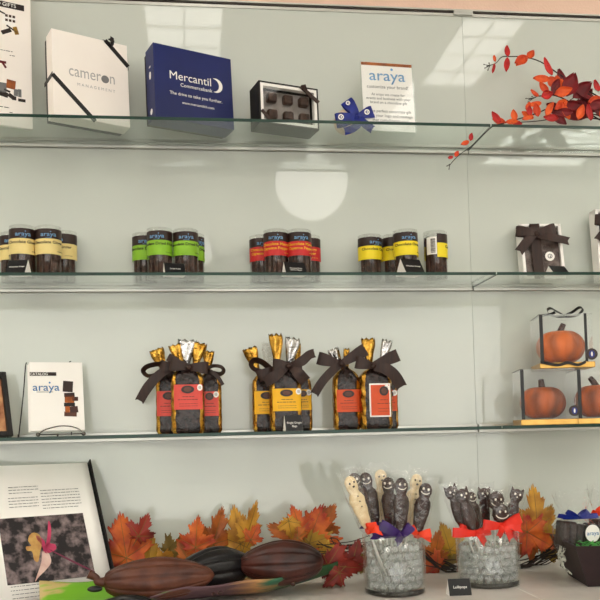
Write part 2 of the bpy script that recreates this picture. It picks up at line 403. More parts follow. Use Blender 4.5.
# catalogue board at the far left
o,w,h=slab('catalogue','tall white gift catalogue with a dark title bar at the left edge','catalogue',(-62,117),(32,131),T1,(-62,-38),R(3),.008)
b=nb(); box(b,0,w,-.008,0,0,h,.0006,1); obj('cover',b,m_cream,o)
t=-.0082; k=w/94
def cx(px): return w-(32-px)*k
b=nb(); box(b,.02,cx(25),t-.0002,t+.0003,h-.062,h-.050); tb=obj('title_bar',b,m_ink,o)
b=nb(); text(b,'STANDARD GIFTS',.0105,cx(0)-.012,h-.056,t-.0003,ext=.0002); obj('lettering',b,m_paper,tb)
for q in ((cx(0)-.03,cx(14),h-.152,.0012,3),(cx(9),cx(15),h-.160,.0012,4),(cx(0)-.03,cx(13),h-.268,.0014,5),(cx(8),cx(12),h-.277,.0012,6)):
    b=nb(); marks(b,q[0],q[1],q[2],.006,1,t,q[3],q[4]); obj('caption',b,m_ink,o)
rn=random.Random(3)
def printed(name,items,m,parent):
    b=nb()
    for x,z,a,c,ang in items: box(b,-a,a,t-.0002,t+.0002,-c,c,mtx=Matrix.Translation((x,0,z))@Matrix.Rotation(ang,4,'Y'))
    obj(name,b,m,parent)
printed('printed_hamper',[(cx(9),h-.088,.012,.010,.15)],m_paper,o)
b=nb()
for i in range(6): box(b,cx(5)+i%3*.007,cx(5)+i%3*.007+.005,t-.0006,t,h-.081-(i//3)*.009,h-.076-(i//3)*.009)
obj('printed_chocolate',b,m_choc2,o)
printed('printed_bar',[(cx(6),h-.111,.010,.004,-.5),(cx(12),h-.104,.012,.0015,.5),(cx(1),h-.073,.008,.0015,.35)],m_ink,o)
printed('printed_jar',[(cx(16),h-.106,.004,.008,-.3)],m_l_yl,o)
printed('printed_ribbon',[(cx(1),h-.176,.008,.0025,.0),(cx(3),h-.181,.007,.002,1.0)],m_s_dk,o)
printed('printed_box',[(cx(10),h-.219,.0085,.009,.1)],m_l_br,o)
printed('printed_gift',[(cx(1),h-.228,.008,.010,0),(cx(15),h-.234,.004,.007,.05),(cx(19),h-.234,.003,.008,0)],m_grey,o)
printed('printed_truffle',[(cx(2),h-.241,.009,.005,.2),(cx(10),h-.243,.006,.004,.6),(cx(13),h-.246,.004,.004,0),(cx(21),h-.248,.007,.003,0),(cx(6),h-.233,.006,.002,.3)],m_ink,o)
# white cameron box
o,w,h=slab('gift_box','square white gift box with silver lettering and black corner ribbons','box',(46,124.5),(121,137.5),T1,(55,28),R(4),.052)
b=nb(); box(b,.002,w-.002,-.022,0,.002,h-.002,.001); obj('base',b,m_black,o)
b=nb(); box(b,0,w,-.052,-.016,0,h,.001); lid=obj('lid',b,m_cream,o)
b=nb(); kx=w*.54+.0215; text(b,'camer',.033,kx-.0085,h*.545,-.0522,ext=.0002,align='RIGHT',stretch=.78); text(b,'n',.033,kx+.0082,h*.545,-.0522,ext=.0002,align='LEFT',stretch=.78); obj('lettering',b,m_silver,lid)
b=nb(); disc(b,kx,h*.545-.0032,-.0525,-.0521,.0078); obj('printed_dot',b,m_grey,lid)
b=nb(); text(b,'M A N A G E M E N T',.0082,w*.56,h*.40,-.0522,ext=.0002); obj('small_lettering',b,m_silver,lid)
def band(bm,p0,p1,wd,y,th=.0008):
    d=Vector((p1[0]-p0[0],0,p1[1]-p0[1])); n=Vector((-d.z,0,d.x)).normalized()*wd/2
    q=[(p0[0]+n.x,p0[1]+n.z),(p0[0]-n.x,p0[1]-n.z),(p1[0]-n.x,p1[1]-n.z),(p1[0]+n.x,p1[1]+n.z)]
    prism(bm,q,y-th,y)
b=nb(); band(b,(-.0005,h*.46),(w*.53,0),.0085,-.0522); box(b,-.0009,-.0001,-.0525,.0006,h*.44,h*.49); obj('corner_ribbon',b,m_kribbon,lid)
b=nb(); band(b,(w*.70,h+.0005),(w+.0005,h*.74),.0085,-.0522); box(b,w*.67,w*.73,-.0525,.0006,h+.0001,h+.0009); box(b,w+.0001,w+.0009,-.0525,.0006,h*.70,h*.77)
rb=obj('corner_ribbon',b,m_kribbon,lid)
b=nb()
ribbon(b,[((w*.80,-.0535,h*.95),(.002,0,.003)),((w*.78,-.061,h*1.0),(.003,0,.004)),((w*.74,-.058,h*1.03),(.003,0,.004))],.003)
ribbon(b,[((w*.80,-.0535,h*.95),(.002,0,.003)),((w*.775,-.063,h*.97),(.004,0,.003)),((w*.745,-.060,h*.985),(.003,0,.004))],.003)
obj('ribbon_knot',b,m_kribbon,lid)
# navy box
o,w,h=slab('gift_box','square navy gift box with white lettering and crescent emblem','box',(146,127.5),(223,140.3),T1,(157,42),R(4),.055)
b=nb(); box(b,.002,w-.002,-.020,0,.002,h-.004,.001); obj('base',b,m_black,o)
b=nb(); box(b,0,w,-.055,-.012,0,h,.001); lid=obj('lid',b,m_navy,o); y=-.0552
b=nb(); text(b,'Mercantil',.0240,w*.455,h*.60,y,ext=.0002); text(b,'Commercebank',.0105,w*.525,h*.488,y,ext=.0002); text(b,'The drive to take you further.',.0092,w*.52,h*.36,y,ext=.0002,bold=.006); text(b,'www.mercantilcb.com',.0076,w*.54,h*.25,y,ext=.0002,bold=.006); obj('lettering',b,m_paper,lid)
b=nb(); cxx,czz,rr=w*.79,h*.575,.0150
n=20; poly=[(cxx-.002+rr*cos(R(112)-R(224)*i/n),czz+rr*sin(R(112)-R(224)*i/n)) for i in range(n+1)]+[(cxx-.0085+rr*.92*cos(R(-75)+R(150)*i/n),czz+rr*.92*sin(R(-75)+R(150)*i/n)) for i in range(n+1)]
prism(b,poly,y-.0002,y); obj('crescent_emblem',b,m_paper,lid)
b=nb(); M2=Matrix.Translation((-.0002,-.034,0))@Matrix.Rotation(-PI/2,4,'Z')
k=len(b.verts); disc(b,0,.018,-.0002,0,.006); disc(b,0,.092,-.0002,0,.005,.008); box(b,-.004,.004,-.0002,0,.108,.111)
b.verts.ensure_lookup_table()
for v in b.verts: v.co=M2@v.co
obj('side_emblem',b,m_paper,lid)
# window box of six chocolates
o,w,h=slab('chocolate_box','small dark chocolate box with a clear window showing six chocolates','box',(251,132),(309,139.3),T1,(265,80),R(2),.052)
b=nb(); box(b,0,w,-.006,0,0,h); 
for q in ((0,.003,0,h),(w-.003,w,0,h),(0,w,0,.003),(0,w,h-.003,h)): box(b,q[0],q[1],-.052,-.006,q[2],q[3])
obj('box_body',b,m_black,o)
b=nb(); fw=.009
for q in ((.003,fw,.003,h-.003),(w-fw,w-.003,.003,h-.003),(fw,w-fw,.003,fw),(fw,w-fw,h-fw,h-.003)): box(b,q[0],q[1],-.0512,-.040,q[2],q[3])
obj('white_liner',b,m_paper,o)
b=nb(); box(b,fw,w-fw,-.029,-.025,fw,h-fw); obj('backing',b,mat('grey_tray',(168,160,154),(140,132,128),rough=.4),o)
for r in range(2):
    for c in range(3):
        b=nb(); q=w/3*.82; x=fw+.006+(w-2*fw-.006)*(c+.5)/3; z=fw+(h-2*fw)*(1-r+.5)/2
        box(b,x-.0105,x+.0105,-.044,-.0292,z-.0095,z+.0095,.004,3)
        if (r+c)%2:
            for i in range(-2,3): box(b,x+i*.0035-.0006,x+i*.0035+.0006,-.0449,-.0435,z-.0075,z+.0075)
        else: band(b,(x-.008,z-.005),(x+.008,z+.006),.002,-.0438,.001); band(b,(x-.008,z+.001),(x+.003,z+.008),.002,-.0438,.001)
        obj('chocolate',b,m_choc2,o,smooth=False)
b=nb(); box(b,fw*.6,w-fw*.6,-.0508,-.0504,fw*.6,h-fw*.6); obj('clear_window',b,m_window,o)
b=nb(); band(b,(w*.70,h),(w+.0005,h*.66),.0085,-.0523); ribbon(b,[((w*.80,-.0535,h*.90),(.002,0,.003)),((w*.74,-.058,h*.99),(.004,0,.004)),((w*.68,-.056,h*.97),(.003,0,.004))],.003); obj('corner_ribbon',b,m_ribbon,o)
b=nb(); band(b,(.004,h*.30),(w*.20,.004),.007,-.0523); obj('corner_ribbon',b,m_ribbon,o)
# acrylic sign with printed sheet
o,w,h=slab('acrylic_sign','white printed sheet in a clear acrylic stand beside the blue bow','sign',(364,131.5),(415,134),T1,(362,61),R(5),.004)
b=nb(); box(b,-.002,w+.003,-.0022,-.0002,0,h); box(b,-.002,w+.003,-.0060,-.0048,0,h)
obj('acrylic_holder',b,m_acry,o)
b=nb(); box(b,-.002,w+.003,0,.045,0,.003); obj('foot',b,m_acry,o)
b=nb(); box(b,0,w,-.0044,-.0026,.002,h-.001); sh=obj('sheet',b,m_paper,o); y=-.0045
b=nb(); box(b,0,w,y-.0002,y,h-.008,h-.0015); obj('brown_header',b,m_l_br,sh)
b=nb(); logo(b,.033,w*.5,h*.80,y); obj('logo',b,m_bluelogo,sh)
b=nb(); text(b,'customize your brand!',.0098,w*.5,h*.64,y)
for i,s in enumerate(['At araya we create for','events and business with your','brand on a chocolate gift']): text(b,s,.0078,w*.5,h*(.53-i*.058),y)
for i,s in enumerate(['The perfect corporate gift','with your logo and message','that compliments you!']): text(b,s,.0085,w*.52,h*(.29-i*.065),y)
obj('lettering',b,m_grey,sh)
# blue bow on a small round cream box
Yb=-.085; c=at(346,117,Yb); o=thing('favour_box','small round cream favour box tied with a blue bow','box',(c.x,Yb,T1)); P=PX(o.location)
rr=.0245
b=nb(); k=[(0,0),(rr*.93,0),(rr,.003),(rr,.018),(rr*.93,.021),(0,.021)]
rings=[[(r*cos(2*PI*i/28),.010-z,rr+r*sin(2*PI*i/28)) for i in range(28)] for r,z in k[1:-1]]
loft(b,rings); obj('round_box',b,mat('pale_peach_card',(240,216,188),rough=.6),o)
b=nb(); Y=Yb-.016
P.loop(b,(357,118),(336,121),15,Y,.011,.45); P.loop(b,(357,116),(346,101),13,Y,.011,.5); P.loop(b,(358,117),(373,112),13,Y,.011,.45)
obj('bow_loops',b,m_blueR,o)
b=nb(); P.strip(b,[(358,118,Y-.006,6),(358,124,Y-.010,8),(352,129,Y-.008,8),(344,131.5,Y-.004,8)],8,notch=4); P.strip(b,[(359,118,Y-.006,7),(365,124,Y-.010,9),(373,130,Y-.006,9)],8,notch=4); obj('bow_tail',b,m_blueR,o)
b=nb(); q=P.p(357.5,117.5,Y-.004); ball(b,q,.0052,10,(1,.8,1)); obj('bow_knot',b,m_blueR,o,smooth=True)
for x,y,r in ((341,117,3.0),(367,112,2.8),(348,103,2.3)):
    b=nb()
    q=P.p(x,y,Y-.0078); r*=ppm(Y); n=18
    rings=[[(q.x+a*cos(2*PI*i/n),q.y+dy,q.z+a*sin(2*PI*i/n)) for i in range(n)] for a,dy in ((r,0),(r,-.0004),(r*.6,-.0004),(r*.6,0))]
    loft(b,rings,False,False)
    disc(b,q.x+r*.1,q.z,q.y-.0004,q.y,r*.22,r*.38,12)
    obj('bow_emblem',b,m_paper,o)
# autumn spray
Ys=-.085; base=at(600,122,Ys); o=thing('autumn_spray','artificial autumn branch of red and orange leaves trailing over the shelf front','flower',(base.x,Ys,T1)); P=PX(o.location)
stems=[[(640,118,-.06),(590,92,-.08),(562,76,-.085),(541,62,-.09),(524,57,-.09),(512,56.5,-.09),(502,57,-.09),(496,63,-.09),(488,66,-.09)],
 [(650,123,-.07),(590,118,-.09),(555,108,-.11),(535,114,-.13),(505,123,-.155),(492,127,-.172),(474,144,-.176),(458,156,-.174),(449,166,-.17)],
 [(650,60,-.07),(620,84,-.08),(598,98,-.085),(585,93,-.085),(570,100,-.09)],
 [(600,120,-.09),(560,97,-.10),(540,96,-.105),(534,98,-.105),(528,100,-.105)],
 [(620,122,-.05),(580,112,-.06),(545,120,-.08),(520,122.3,-.1)]]
for s in stems:
    b=nb(); pts=smoothpts([P.p(*q) for q in s],6); tube(b,pts,[.0016-.0009*i/(len(pts)-1) for i in range(len(pts))],6); obj('stem',b,m_twig,o,smooth=True)
def sprayleaf(px,py,Y,ln,wd,ang,m,tilt=0,cup=.25,yaw=0):
    ln*=1.22; wd*=1.4
    """oval cupped leaf; ang = direction of its tip in the picture, degrees, 0 right"""
    b=nb(); s=ppm(Y); L=ln*s; W=wd*s; n=7; k=4; vs=[]
    for i in range(n+1):
        u=i/n; hw=W/2*(sin(PI*min(1,u*.96+.02))**.75)*(1.12-.35*u); row=[]
        for q in range(-k,k+1):
            v=q/k; row.append(b.verts.new((L*u,hw*v*cos(v*.8),-cup*W*(v*v)*.5-.10*L*(u-.5)**2*2+.0008*sin(q*2.1+i))))
        vs.append(row)
    for a,c in zip(vs,vs[1:]):
        for q in range(2*k): b.faces.new((a[q],a[q+1],c[q+1],c[q]))
    A=R(ang); M3=Matrix(((cos(A),-sin(A),0),(0,0,1),(sin(A),cos(A),0))).to_4x4()  # leaf x-> picture dir, leaf z-> +y(back)
    M3=Matrix.Translation(P.p(px,py,Y))@M3@Matrix.Rotation(tilt,4,'X')@Matrix.Rotation(yaw,4,'Y')
    for v in b.verts: v.co=M3@v.co
    obj('leaf',b,m,o,smooth=True,solid=.0006,weld=True)
OR,RD,DK=m_s_or,m_s_rd,m_s_dk
for a in [(507.5,57,-.09,10,7,95,RD),(507.5,58,-.092,13,7,263,RD,.4),(495,62,-.09,6,4,100,OR),(495,64,-.09,9,4,255,RD,.7),
 (527,58,-.092,13,12,205,OR,.1),(524,58,-.094,11,8,225,OR,.2),(528,59,-.09,9,9,55,OR,.3),
 (551,76,-.09,17,9,113,RD,.2),(549,80,-.10,15,10,178,OR,.1),(549,77,-.10,12,11,300,OR,.3),(556,76,-.10,15,10,275,OR,.2),(562,80,-.10,15,9,230,OR,.1),
 (566,97,-.10,22,19,70,DK,.1),(572,98,-.09,22,17,40,DK,.2),(564,88,-.085,17,13,110,DK,.2),(577,100,-.09,18,12,-60,DK,.3),
 (548,93,-.115,12,8,130,OR,.3),(541,97,-.115,11,11,20,RD,.1),(541,104,-.115,12,8,190,OR,.3),(538,97,-.112,9,6,140,OR,.2),
 (554,95,-.12,17,12,20,OR,.1),(566,101,-.12,14,11,215,OR,.2),(552,96,-.105,16,12,70,DK,.2),(546,104,-.10,18,12,-30,DK,.3),(560,108,-.10,20,14,10,DK,.3),
 (598,92,-.09,11,9,110,RD,.2),(600,98,-.095,13,9,200,OR,.1),(603,95,-.09,12,10,60,RD,.1),
 (594,102,-.085,24,14,150,DK,.4),(600,112,-.09,26,14,165,DK,.3),(585,118,-.10,26,12,170,DK,.2),(612,108,-.08,22,16,120,DK,.3),(580,108,-.075,20,14,60,DK,.2),
 (568,120,-.12,16,10,110,OR,.2),(578,120,-.12,14,10,70,OR,.2),(590,121,-.12,15,10,100,RD,.2),(601,121,-.12,15,10,80,OR,.2),
 (552,113,-.12,16,11,-40,DK,.2),(545,116,-.13,14,9,60,OR,.2),(538,117,-.13,12,9,100,OR,.3),(533,119,-.135,12,8,150,OR,.2),(530,116,-.14,9,7,95,RD,.2),
 (515,121,-.15,10,8,100,OR,.2),(522,120,-.145,11,6,20,OR,.2),(505,123,-.155,12,8,165,OR,.2),(500,123,-.16,12,8,128,RD,.1),(505,122,-.157,12,6,5,OR,.3),(511,122,-.155,10,6,-8,RD,.3),
 (470,141,-.178,7,6,80,RD,.2),(469,142,-.178,8,6,200,OR,.2),(455,157,-.176,6,5,60,OR,.2),(453,157,-.176,5,4,190,RD,.2),
 (527,112,-.12,9,7,75,OR,.1),(558,119,-.125,14,9,175,RD,.1),(572,112,-.125,18,10,185,DK,.2),(588,108,-.11,18,12,20,DK,.1),(610,120,-.10,20,12,150,DK,.2)]:
    sprayleaf(*a[:7],tilt=(a[7] if len(a)>7 else 0)*random.choice((-1,1)))
b=nb()
for x,y in ((487,66),(485,68),(488,70),(484,64.5),(489,63)): tube(b,[P.p(490,65.5,-.09),P.p(x,y,-.092)],.0006,5); ball(b,P.p(x,y,-.092),.0014,6)
for x,y in ((530,99),(526,98.5),(528,102),(532,96.5)): tube(b,[P.p(534,98,-.105),P.p(x,y,-.107)],.0006,5); ball(b,P.p(x,y,-.107),.0013,6)
for x,y in ((447,166),(449,169)): tube(b,[P.p(450,164,-.17),P.p(x,y,-.17)],.0007,5); ball(b,P.p(x,y,-.17),.0012,6)
obj('bud_tip',b,m_twig,o,smooth=True)
# ------------------------------------------------------------------ shelf 2: jars
JR=.0245
def make_jar(kind,lines,name):
    """tube of chocolate; height 1 = .112 m"""
    H=.114; o=thing(name,'x','jar',(0,0,0),0)
    b=nb(); lathe(b,[(JR*.96,.0004),(JR,.002),(JR,H-.008)],32,cap1=False); obj('tube',b,m_plast,o,smooth=True)
    b=nb(); lathe(b,[(JR+.0005,H-.011),(JR+.0005,H-.001),(JR*.93,H),(JR*.86,H-.003)],32,cap0=False); obj('lid',b,m_lid,o,smooth=True)
    b=nb(); rn=random.Random(len(kind))
    for i in range(22):
        a=2*PI*i*.382*1.0; r=JR*.80*math.sqrt((i+.5)/22); 
        h=H*(.77+.13*rn.random()); w=.0052
        box(b,-w*.75,w*.75,-w*.6,w*.6,.0025,h,.0012,1,Matrix.Translation((r*cos(a),r*sin(a),0))@Matrix.Rotation(rn.random()*3,4,'Z'))
    obj('chocolate_stick',b,m_choc2,o)['kind']='stuff'
    q=JR+.0004
    b=nb(); lathe(b,[(q,H*.735),(q+.0003,H*.735),(q+.0003,H*.925),(q,H*.925)],40,cap0=False,cap1=False,a0=R(-120),a1=R(120)); lb=obj('logo_band',b,m_cocoa,o)
    b=nb(); logo(b,.0130,0,H*.815,0,q+.0003); text(b,'chocolate',.003,0,H*.755,0,q+.0003); obj('lettering',b,m_bluelogo,lb)
    b=nb(); lathe(b,[(q,H*.44),(q+.0003,H*.44),(q+.0003,H*.735),(q,H*.735)],40,cap0=False,cap1=False,a0=R(-120),a1=R(120)); lb=obj('label_band',b,LAB[kind],o)
    b=nb()
    for i,s in enumerate(lines):
        z=H*(.665 if len(lines)==1 else .675-.085*i); text(b,s,.0088,0,z,0,q+.0003,bold=.018)
    text(b,'net wt 4 oz',.0034,.026,H*.50,0,q+.0003)
    obj('lettering',b,m_yink if kind=='red' else m_ink,lb)
    b=nb(); lathe(b,[(q,H*.50),(q+.0003,H*.50),(q+.0003,H*.86),(q,H*.86)],12,cap0=False,cap1=False,a0=R(-172),a1=R(-121)); lb=obj('barcode_panel',b,m_paper,o)
    b=nb(); rn=random.Random(4); z=H*.53
    while z<H*.83:
        h=.0004+rn.random()*.0014; lathe(b,[(q+.0004,z),(q+.0006,z),(q+.0006,z+h),(q+.0004,z+h)],4,cap0=False,cap1=False,a0=R(-150),a1=R(-128)); z+=h+.0005+rn.random()*.0008
    obj('barcode',b,m_ink,lb)
    return o
def jars(kind,lines,name,spots,group):
    proto=None
    for (c,top,Y,rz,ln,label) in spots:
        if proto is None: proto=make_jar(kind,lines,name); o=proto
        else: o=copy_tree(proto)
        p=at(c,268,Y); h=at(c,top,Y).z-T2
        o.location=(p.x,Y,T2); o.rotation_euler=(0,R(ln),R(rz)); s=h/.114; o.scale=(1,1,s)
        tag(o,label,'jar',group)
YF,YB=-.072,-.020-JR*.4-.002
YB=-.036
YF=-.088
jars('cream',['Chocolate Ginger'],'chocolate_jar',[(12.5,234,YB,10,0,'cream-labelled chocolate ginger jar at the left end, mostly hidden behind its neighbour'),
 (22.5,227,YF,14,0,'cream-labelled chocolate ginger jar in front, on the left of its pair'),(48.5,227.5,YF,10,0,'cream-labelled chocolate ginger jar in front, on the right of its pair'),
 (64.5,232.5,YB,-32,0,'cream-labelled chocolate ginger jar set back at the right end of its cluster')],'cream-labelled jars')
jars('green',['Chocolate Dried Fruits'],'chocolate_jar',[(145,234.5,YB,8,0,'green-labelled chocolate jar set back at the left end of its cluster'),
 (160,229.5,YF,-12,0,'green-labelled chocolate jar in front, left of the small black card'),(186,230.5,YF,4,0,'green-labelled chocolate jar in front, behind the small black card'),
 (192.5,235,YB,40,0,'green-labelled chocolate jar at the right end, mostly hidden behind its neighbour')],'green-labelled jars')
jars('red',['Chocolate Mango','Cayenne Pepper'],'chocolate_jar',[(262,237,YB,8,0,'red-labelled mango cayenne jar set back at the left end of its cluster'),
 (276.5,231,YF,-6,0,'red-labelled mango cayenne jar in front, left of the small black card'),(299.5,231,YF,6,0,'red-labelled mango cayenne jar in front, behind the small black card'),
 (309,237,YB,-38,0,'red-labelled mango cayenne jar at the right end, mostly hidden behind its neighbour')],'red-labelled jars')
jars('yellow',['Chocolate Orange'],'chocolate_jar',[(370.5,236,-.055,22,0,'bright yellow labelled orange jar at the left end of its cluster'),
 (394,236,YB-.006,24,0,'bright yellow labelled orange jar between two others, partly hidden behind the front one'),(407,231,-.098,4,-1.2,'bright yellow labelled orange jar in front, leaning behind the black card'),
 (436,232.5,-.068,112,0,'bright yellow labelled orange jar standing alone, turned to show its barcode')],'bright yellow labelled jars')
def tent(px0,px1,pyb,Y,z,label,left=True,s='',hpx=11,skew=.4,rot=0,size=.0035,slope=.55):
    """small tent card: white triangular end, black sloping face"""
    a=at(px0,pyb,Y); c=at(px1,pyb,Y); w=c.x-a.x; h=hpx*ppm(Y)
    o=thing('tent_card',label,'sign',(a.x,Y,z),rot,'small black tent cards'); d=h*slope
    th=.0007
    b=nb()
    # sloping front and back boards plus closed white ends
    v=[b.verts.new(q) for q in ((0,-d,0),(w,-d,0),(w,0,h),(0,0,h),(0,d,0),(w,d,0))]
    for f in ((0,1,2,3),(3,2,5,4),(0,3,4),(1,5,2),(0,4,5,1)): b.faces.new([v[i] for i in f])
    obj('card',b,m_paper,o)
    b=nb(); n=Vector((0,-h,d)).normalized()*.0005; e=.0002
    q=[Vector(p) for p in ((e,-d,e),(w-e,-d,e),(w-e,0,h-e),(e,0,h-e))]
    A=[b.verts.new(p+n*.2) for p in q]; B=[b.verts.new(p+n) for p in q]
    b.faces.new(A[::-1]); b.faces.new(B)
    for i in range(4): b.faces.new((A[i],A[(i+1)%4],B[(i+1)%4],B[i]))
    fc=obj('black_face',b,m_tentb,o)
    if s:
        b=nb(); ang=math.atan2(d,h)
        for i,l in enumerate(s.split('|')): text(b,l,size,0,-i*size*1.2,0)
        Mt=Matrix.Translation((w*.52,-d*.5,h*.5))@Matrix.Rotation(-ang,4,'X')@Matrix.Translation((0,-.0006,0))
        for q in b.verts: q.co=Mt@q.co
        obj('lettering',b,m_paper,fc)
    return o
tent(9,30,282,-.125,T2,'small black tent card before the cream-labelled jars',s='Chocolate Ginger',size=.0042,hpx=15,rot=R(-14))
tent(164,185,282,-.125,T2,'small black tent card before the green-labelled jars',s='Dried Fruits',size=.0042,hpx=13,rot=R(12))
tent(284,306,282,-.125,T2,'small black tent card before the red-labelled jars',s='Chocolate Mango|Cayenne Pepper',size=.0036,hpx=14,rot=R(12))
tent(401,422,282,-.128,T2,'small black tent card before the yellow-labelled jars',s='Chocolate Orange',size=.0042,hpx=17,rot=R(14),slope=.7)
# ribboned white gift box with window
def gift_window(a,c,top,lean,label,thick,bow):
    o,w,h=slab('ribboned_box',label,'box',a,c,T2,top,R(lean),thick,'white ribboned window boxes')
    b=nb(); box(b,0,w,-.008,0,0,h)
    for q in ((0,.006,0,h),(w-.006,w,0,h),(0,w,0,.006),(0,w,h-.006,h)): box(b,q[0],q[1],-thick,-.008,q[2],q[3])
    obj('box_body',b,m_paper,o)
    b=nb(); box(b,.006,w-.006,-thick*.8,-.0085,.006,h-.006,.002); obj('contents',b,mat('wrapped_dark_contents',(132,116,110),(78,62,58),rough=.3,scale=70,bump=.002),o)
    b=nb(); box(b,.003,w-.003,-thick+.0002,-thick+.0006,.003,h-.003); obj('clear_window',b,m_window,o)
    y=-thick-.0004
    b=nb(); band(b,(w*.36,0),(w*.36,h),w*.24,y,.0006); obj('ribbon_band',b,m_ribbon,o)
    b=nb(); disc(b,w*.66,h*.40,y-.0012,y,.0102); st=obj('sticker',b,m_paper,o)
    b=nb(); 
    n=18; rr=.0052; rings=[[(w*.66+q*cos(2*PI*i/n),y-.0013-dy,h*.40+q*sin(2*PI*i/n)) for i in range(n)] for q,dy in ((rr,0),(rr,.0003),(rr*.7,.0003),(rr*.7,0))]
    loft(b,rings,False,False); disc(b,w*.66+.0005,h*.40-.001,y-.0016,y-.0013,.0012,.0034,10); obj('emblem',b,m_grey,st)
    # bow: rows in the box's own space
    k=Vector((w*.36,y-.003,h*.80))
    def lp(d,wd,bl,w0=.45):
        b=nb(); d=Vector((d[0],0,d[1])); dn=d.normalized(); pr=Vector((-dn.z,0,dn.x)); rows=[]
        for i in range(17):
            u=i/16; q=.5-.5*cos(2*PI*u); rows.append((k+d*q+Vector((0,-bl*sin(2*PI*u)*(.6 if u<.5 else .12)-.001,0)),pr*(w0+(1-w0)*min(1,q*1.3))*wd/2))
        ribbon(b,rows); obj('bow_loop',b,m_ribbon,o)
    def tl(pts,wd):
        b=nb(); pp=smoothpts([k+Vector((q[0],q[2],q[1])) for q in pts],6); rows=[]
        for i,c in enumerate(pp):
            t=pp[min(i+1,len(pp)-1)]-pp[max(i-1,0)]; t=Vector((t.x,0,t.z)).normalized(); u=i/(len(pp)-1)
            rows.append((c,Vector((-t.z,0,t.x))*wd/2*(.5+.5*min(1,u*2))))
        ribbon(b,rows,.005); obj('bow_tail',b,m_ribbon,o)
    u=w/40*1.0
    u=.00195
    lp((-22*u,3*u),12*u,.012); lp((23*u,6*u),12*u,.012); lp((-2*u,11*u),10*u,.006,.9)
    tl([(0,0,-.002),(-10*u,-8*u,-.008),(-22*u,-22*u,-.004)],10*u); tl([(0,-2*u,-.003),(16*u,-6*u,-.010),(36*u,-10*u,-.006)],9*u)
    b=nb(); ball(b,k+Vector((0,-.004,0)),.0062,12,(1,.7,1)); obj('bow_knot',b,m_ribbon,o,smooth=True)
gift_window((520,283.5),(561,283),(517,224),9,'white window box with a brown bow and round sticker on the middle shelf',.030,1)
gift_window((594,283),(640,283),(588,209),4,'white ribboned box cut off by the right edge of the photo',.030,1)
tent(549,566,280,-.135,T2,'small black tent card before the ribboned white box',s='',hpx=9,rot=R(8),slope=1.0)
# ------------------------------------------------------------------ shelf 3
# picture frame cut off at the left
Yp=-.075; c=onz(12,429,T3); c=at(11.5,428,Yp)
o=thing('picture_frame','dark framed brown picture leaning at the left edge of the photo','picture',(c.x,Yp,T3),R(32),lean=R(17)); w,h=.11,.132
b=nb(); fw=.010
for q in ((-w,-w+fw,0,h),(-fw,0,0,h),(-w+fw,-fw,0,fw),(-w+fw,-fw,h-fw*1.4,h)): box(b,q[0],q[1],-.012,0,q[2],q[3],.001,1)
obj('frame',b,m_black,o)
b=nb(); box(b,-w+fw,-fw,-.005,-.001,fw,h-fw); pc=obj('picture',b,mat('brown_print',(226,178,132),(150,84,54),rough=.5,scale=35,lo=.3,hi=.7),o)
# catalogues on a wire easel
Yc=-.085; a=at(31,430,Yc); c=at(84,430,Yc); w=c.x-a.x
ez=T3+.008
o=thing('catalogue','stack of white catalogues on a wire easel showing stacked chocolates','catalogue',(a.x,Yc,ez),R(14),lean=R(14)); h=.139
for i in range(4):
    b=nb(); dx=(.003,.0015,.0012,0)[i]; box(b,-.001-dx*1.2,w-dx*1.2,-.003*(i+1)-.003+.0002,-.003*i-.003,0,h-.001*(3-i),.0003,1); last=obj('catalogue_copy',b,m_paper,o); last['label']=['back copy of the stack','third copy of the stack','second copy of the stack','front catalogue with printed cover'][i]
y=-.0151
u=w/55
def CX(px): return (px-30)*u
def CZz(py): return (430-py)*u*1.02
b=nb(); box(b,CX(29.5),CX(57),y-.0002,y,CZz(370),CZz(366)); tb=obj('title_bar',b,m_ink,last)
b=nb(); text(b,'CATALOG',.0072,CX(39),CZz(368.2),y-.0002,bold=.01); obj('lettering',b,m_paper,tb)
b=nb(); logo(b,.0215,CX(46),CZz(383),y); obj('logo',b,m_blueink,last)
b=nb(); box(b,CX(36),CX(53),y-.0002,y,CZz(388.2),CZz(387.6)); obj('tagline',b,m_grey,last)
for (x0,x1,y0,y1,an,mm) in [(63.5,74,376,388,.08,m_cocoa),(64.5,75.5,389,393.5,-.05,m_podr),(65,75,392,400,.05,m_l_br),(73,79,393.5,398,0,m_podr),(64,75.5,400,404,0,m_black),(65,70,404,411,0,m_l_br),(70,78.5,404,411,-.08,m_podr),(64,77,410,415,.05,m_podb)]:
    b=nb(); A,B=(CX(x1)-CX(x0))/2,abs(CZz(y1)-CZz(y0))/2; box(b,-A,A,y-.0004,y-.0001,-B,B,mtx=Matrix.Translation(((CX(x0)+CX(x1))/2,0,(CZz(y0)+CZz(y1))/2))@Matrix.Rotation(an,4,'Y')); obj('printed_chocolate',b,mm,last)
e=thing('wire_easel','bent steel wire easel holding the white catalogues','easel',(a.x,Yc,T3),R(14)); P=PX(e.location)
def W3(x,z,y): return (x,y,z)
tl=.139*sin(R(14)); th=.139*cos(R(14))
b=nb(); tube(b,smoothpts([(CX(27.5),tl+.006,th+.012),(CX(26),tl+.006,th+.004),(CX(23),.026,.08),(CX(17.5),-.002,.0022)],6),.0011,6); obj('leg',b,m_iron,e,smooth=True)
b=nb(); tube(b,smoothpts([(CX(74),tl+.004,th+.015),(CX(72),tl+.006,th+.008),(CX(72),.025,.09),(CX(72),.0025,.0022)],6),.0011,6); obj('leg',b,m_iron,e,smooth=True)
b=nb(); box(b,CX(16.3),CX(18.3),-.005,.002,0.0002,.006,.0006,1); obj('rubber_foot',b,m_black,e)
b=nb(); box(b,CX(55),CX(57),-.026,-.021,0.0002,.004,.0006,1); obj('rubber_foot',b,m_black,e)
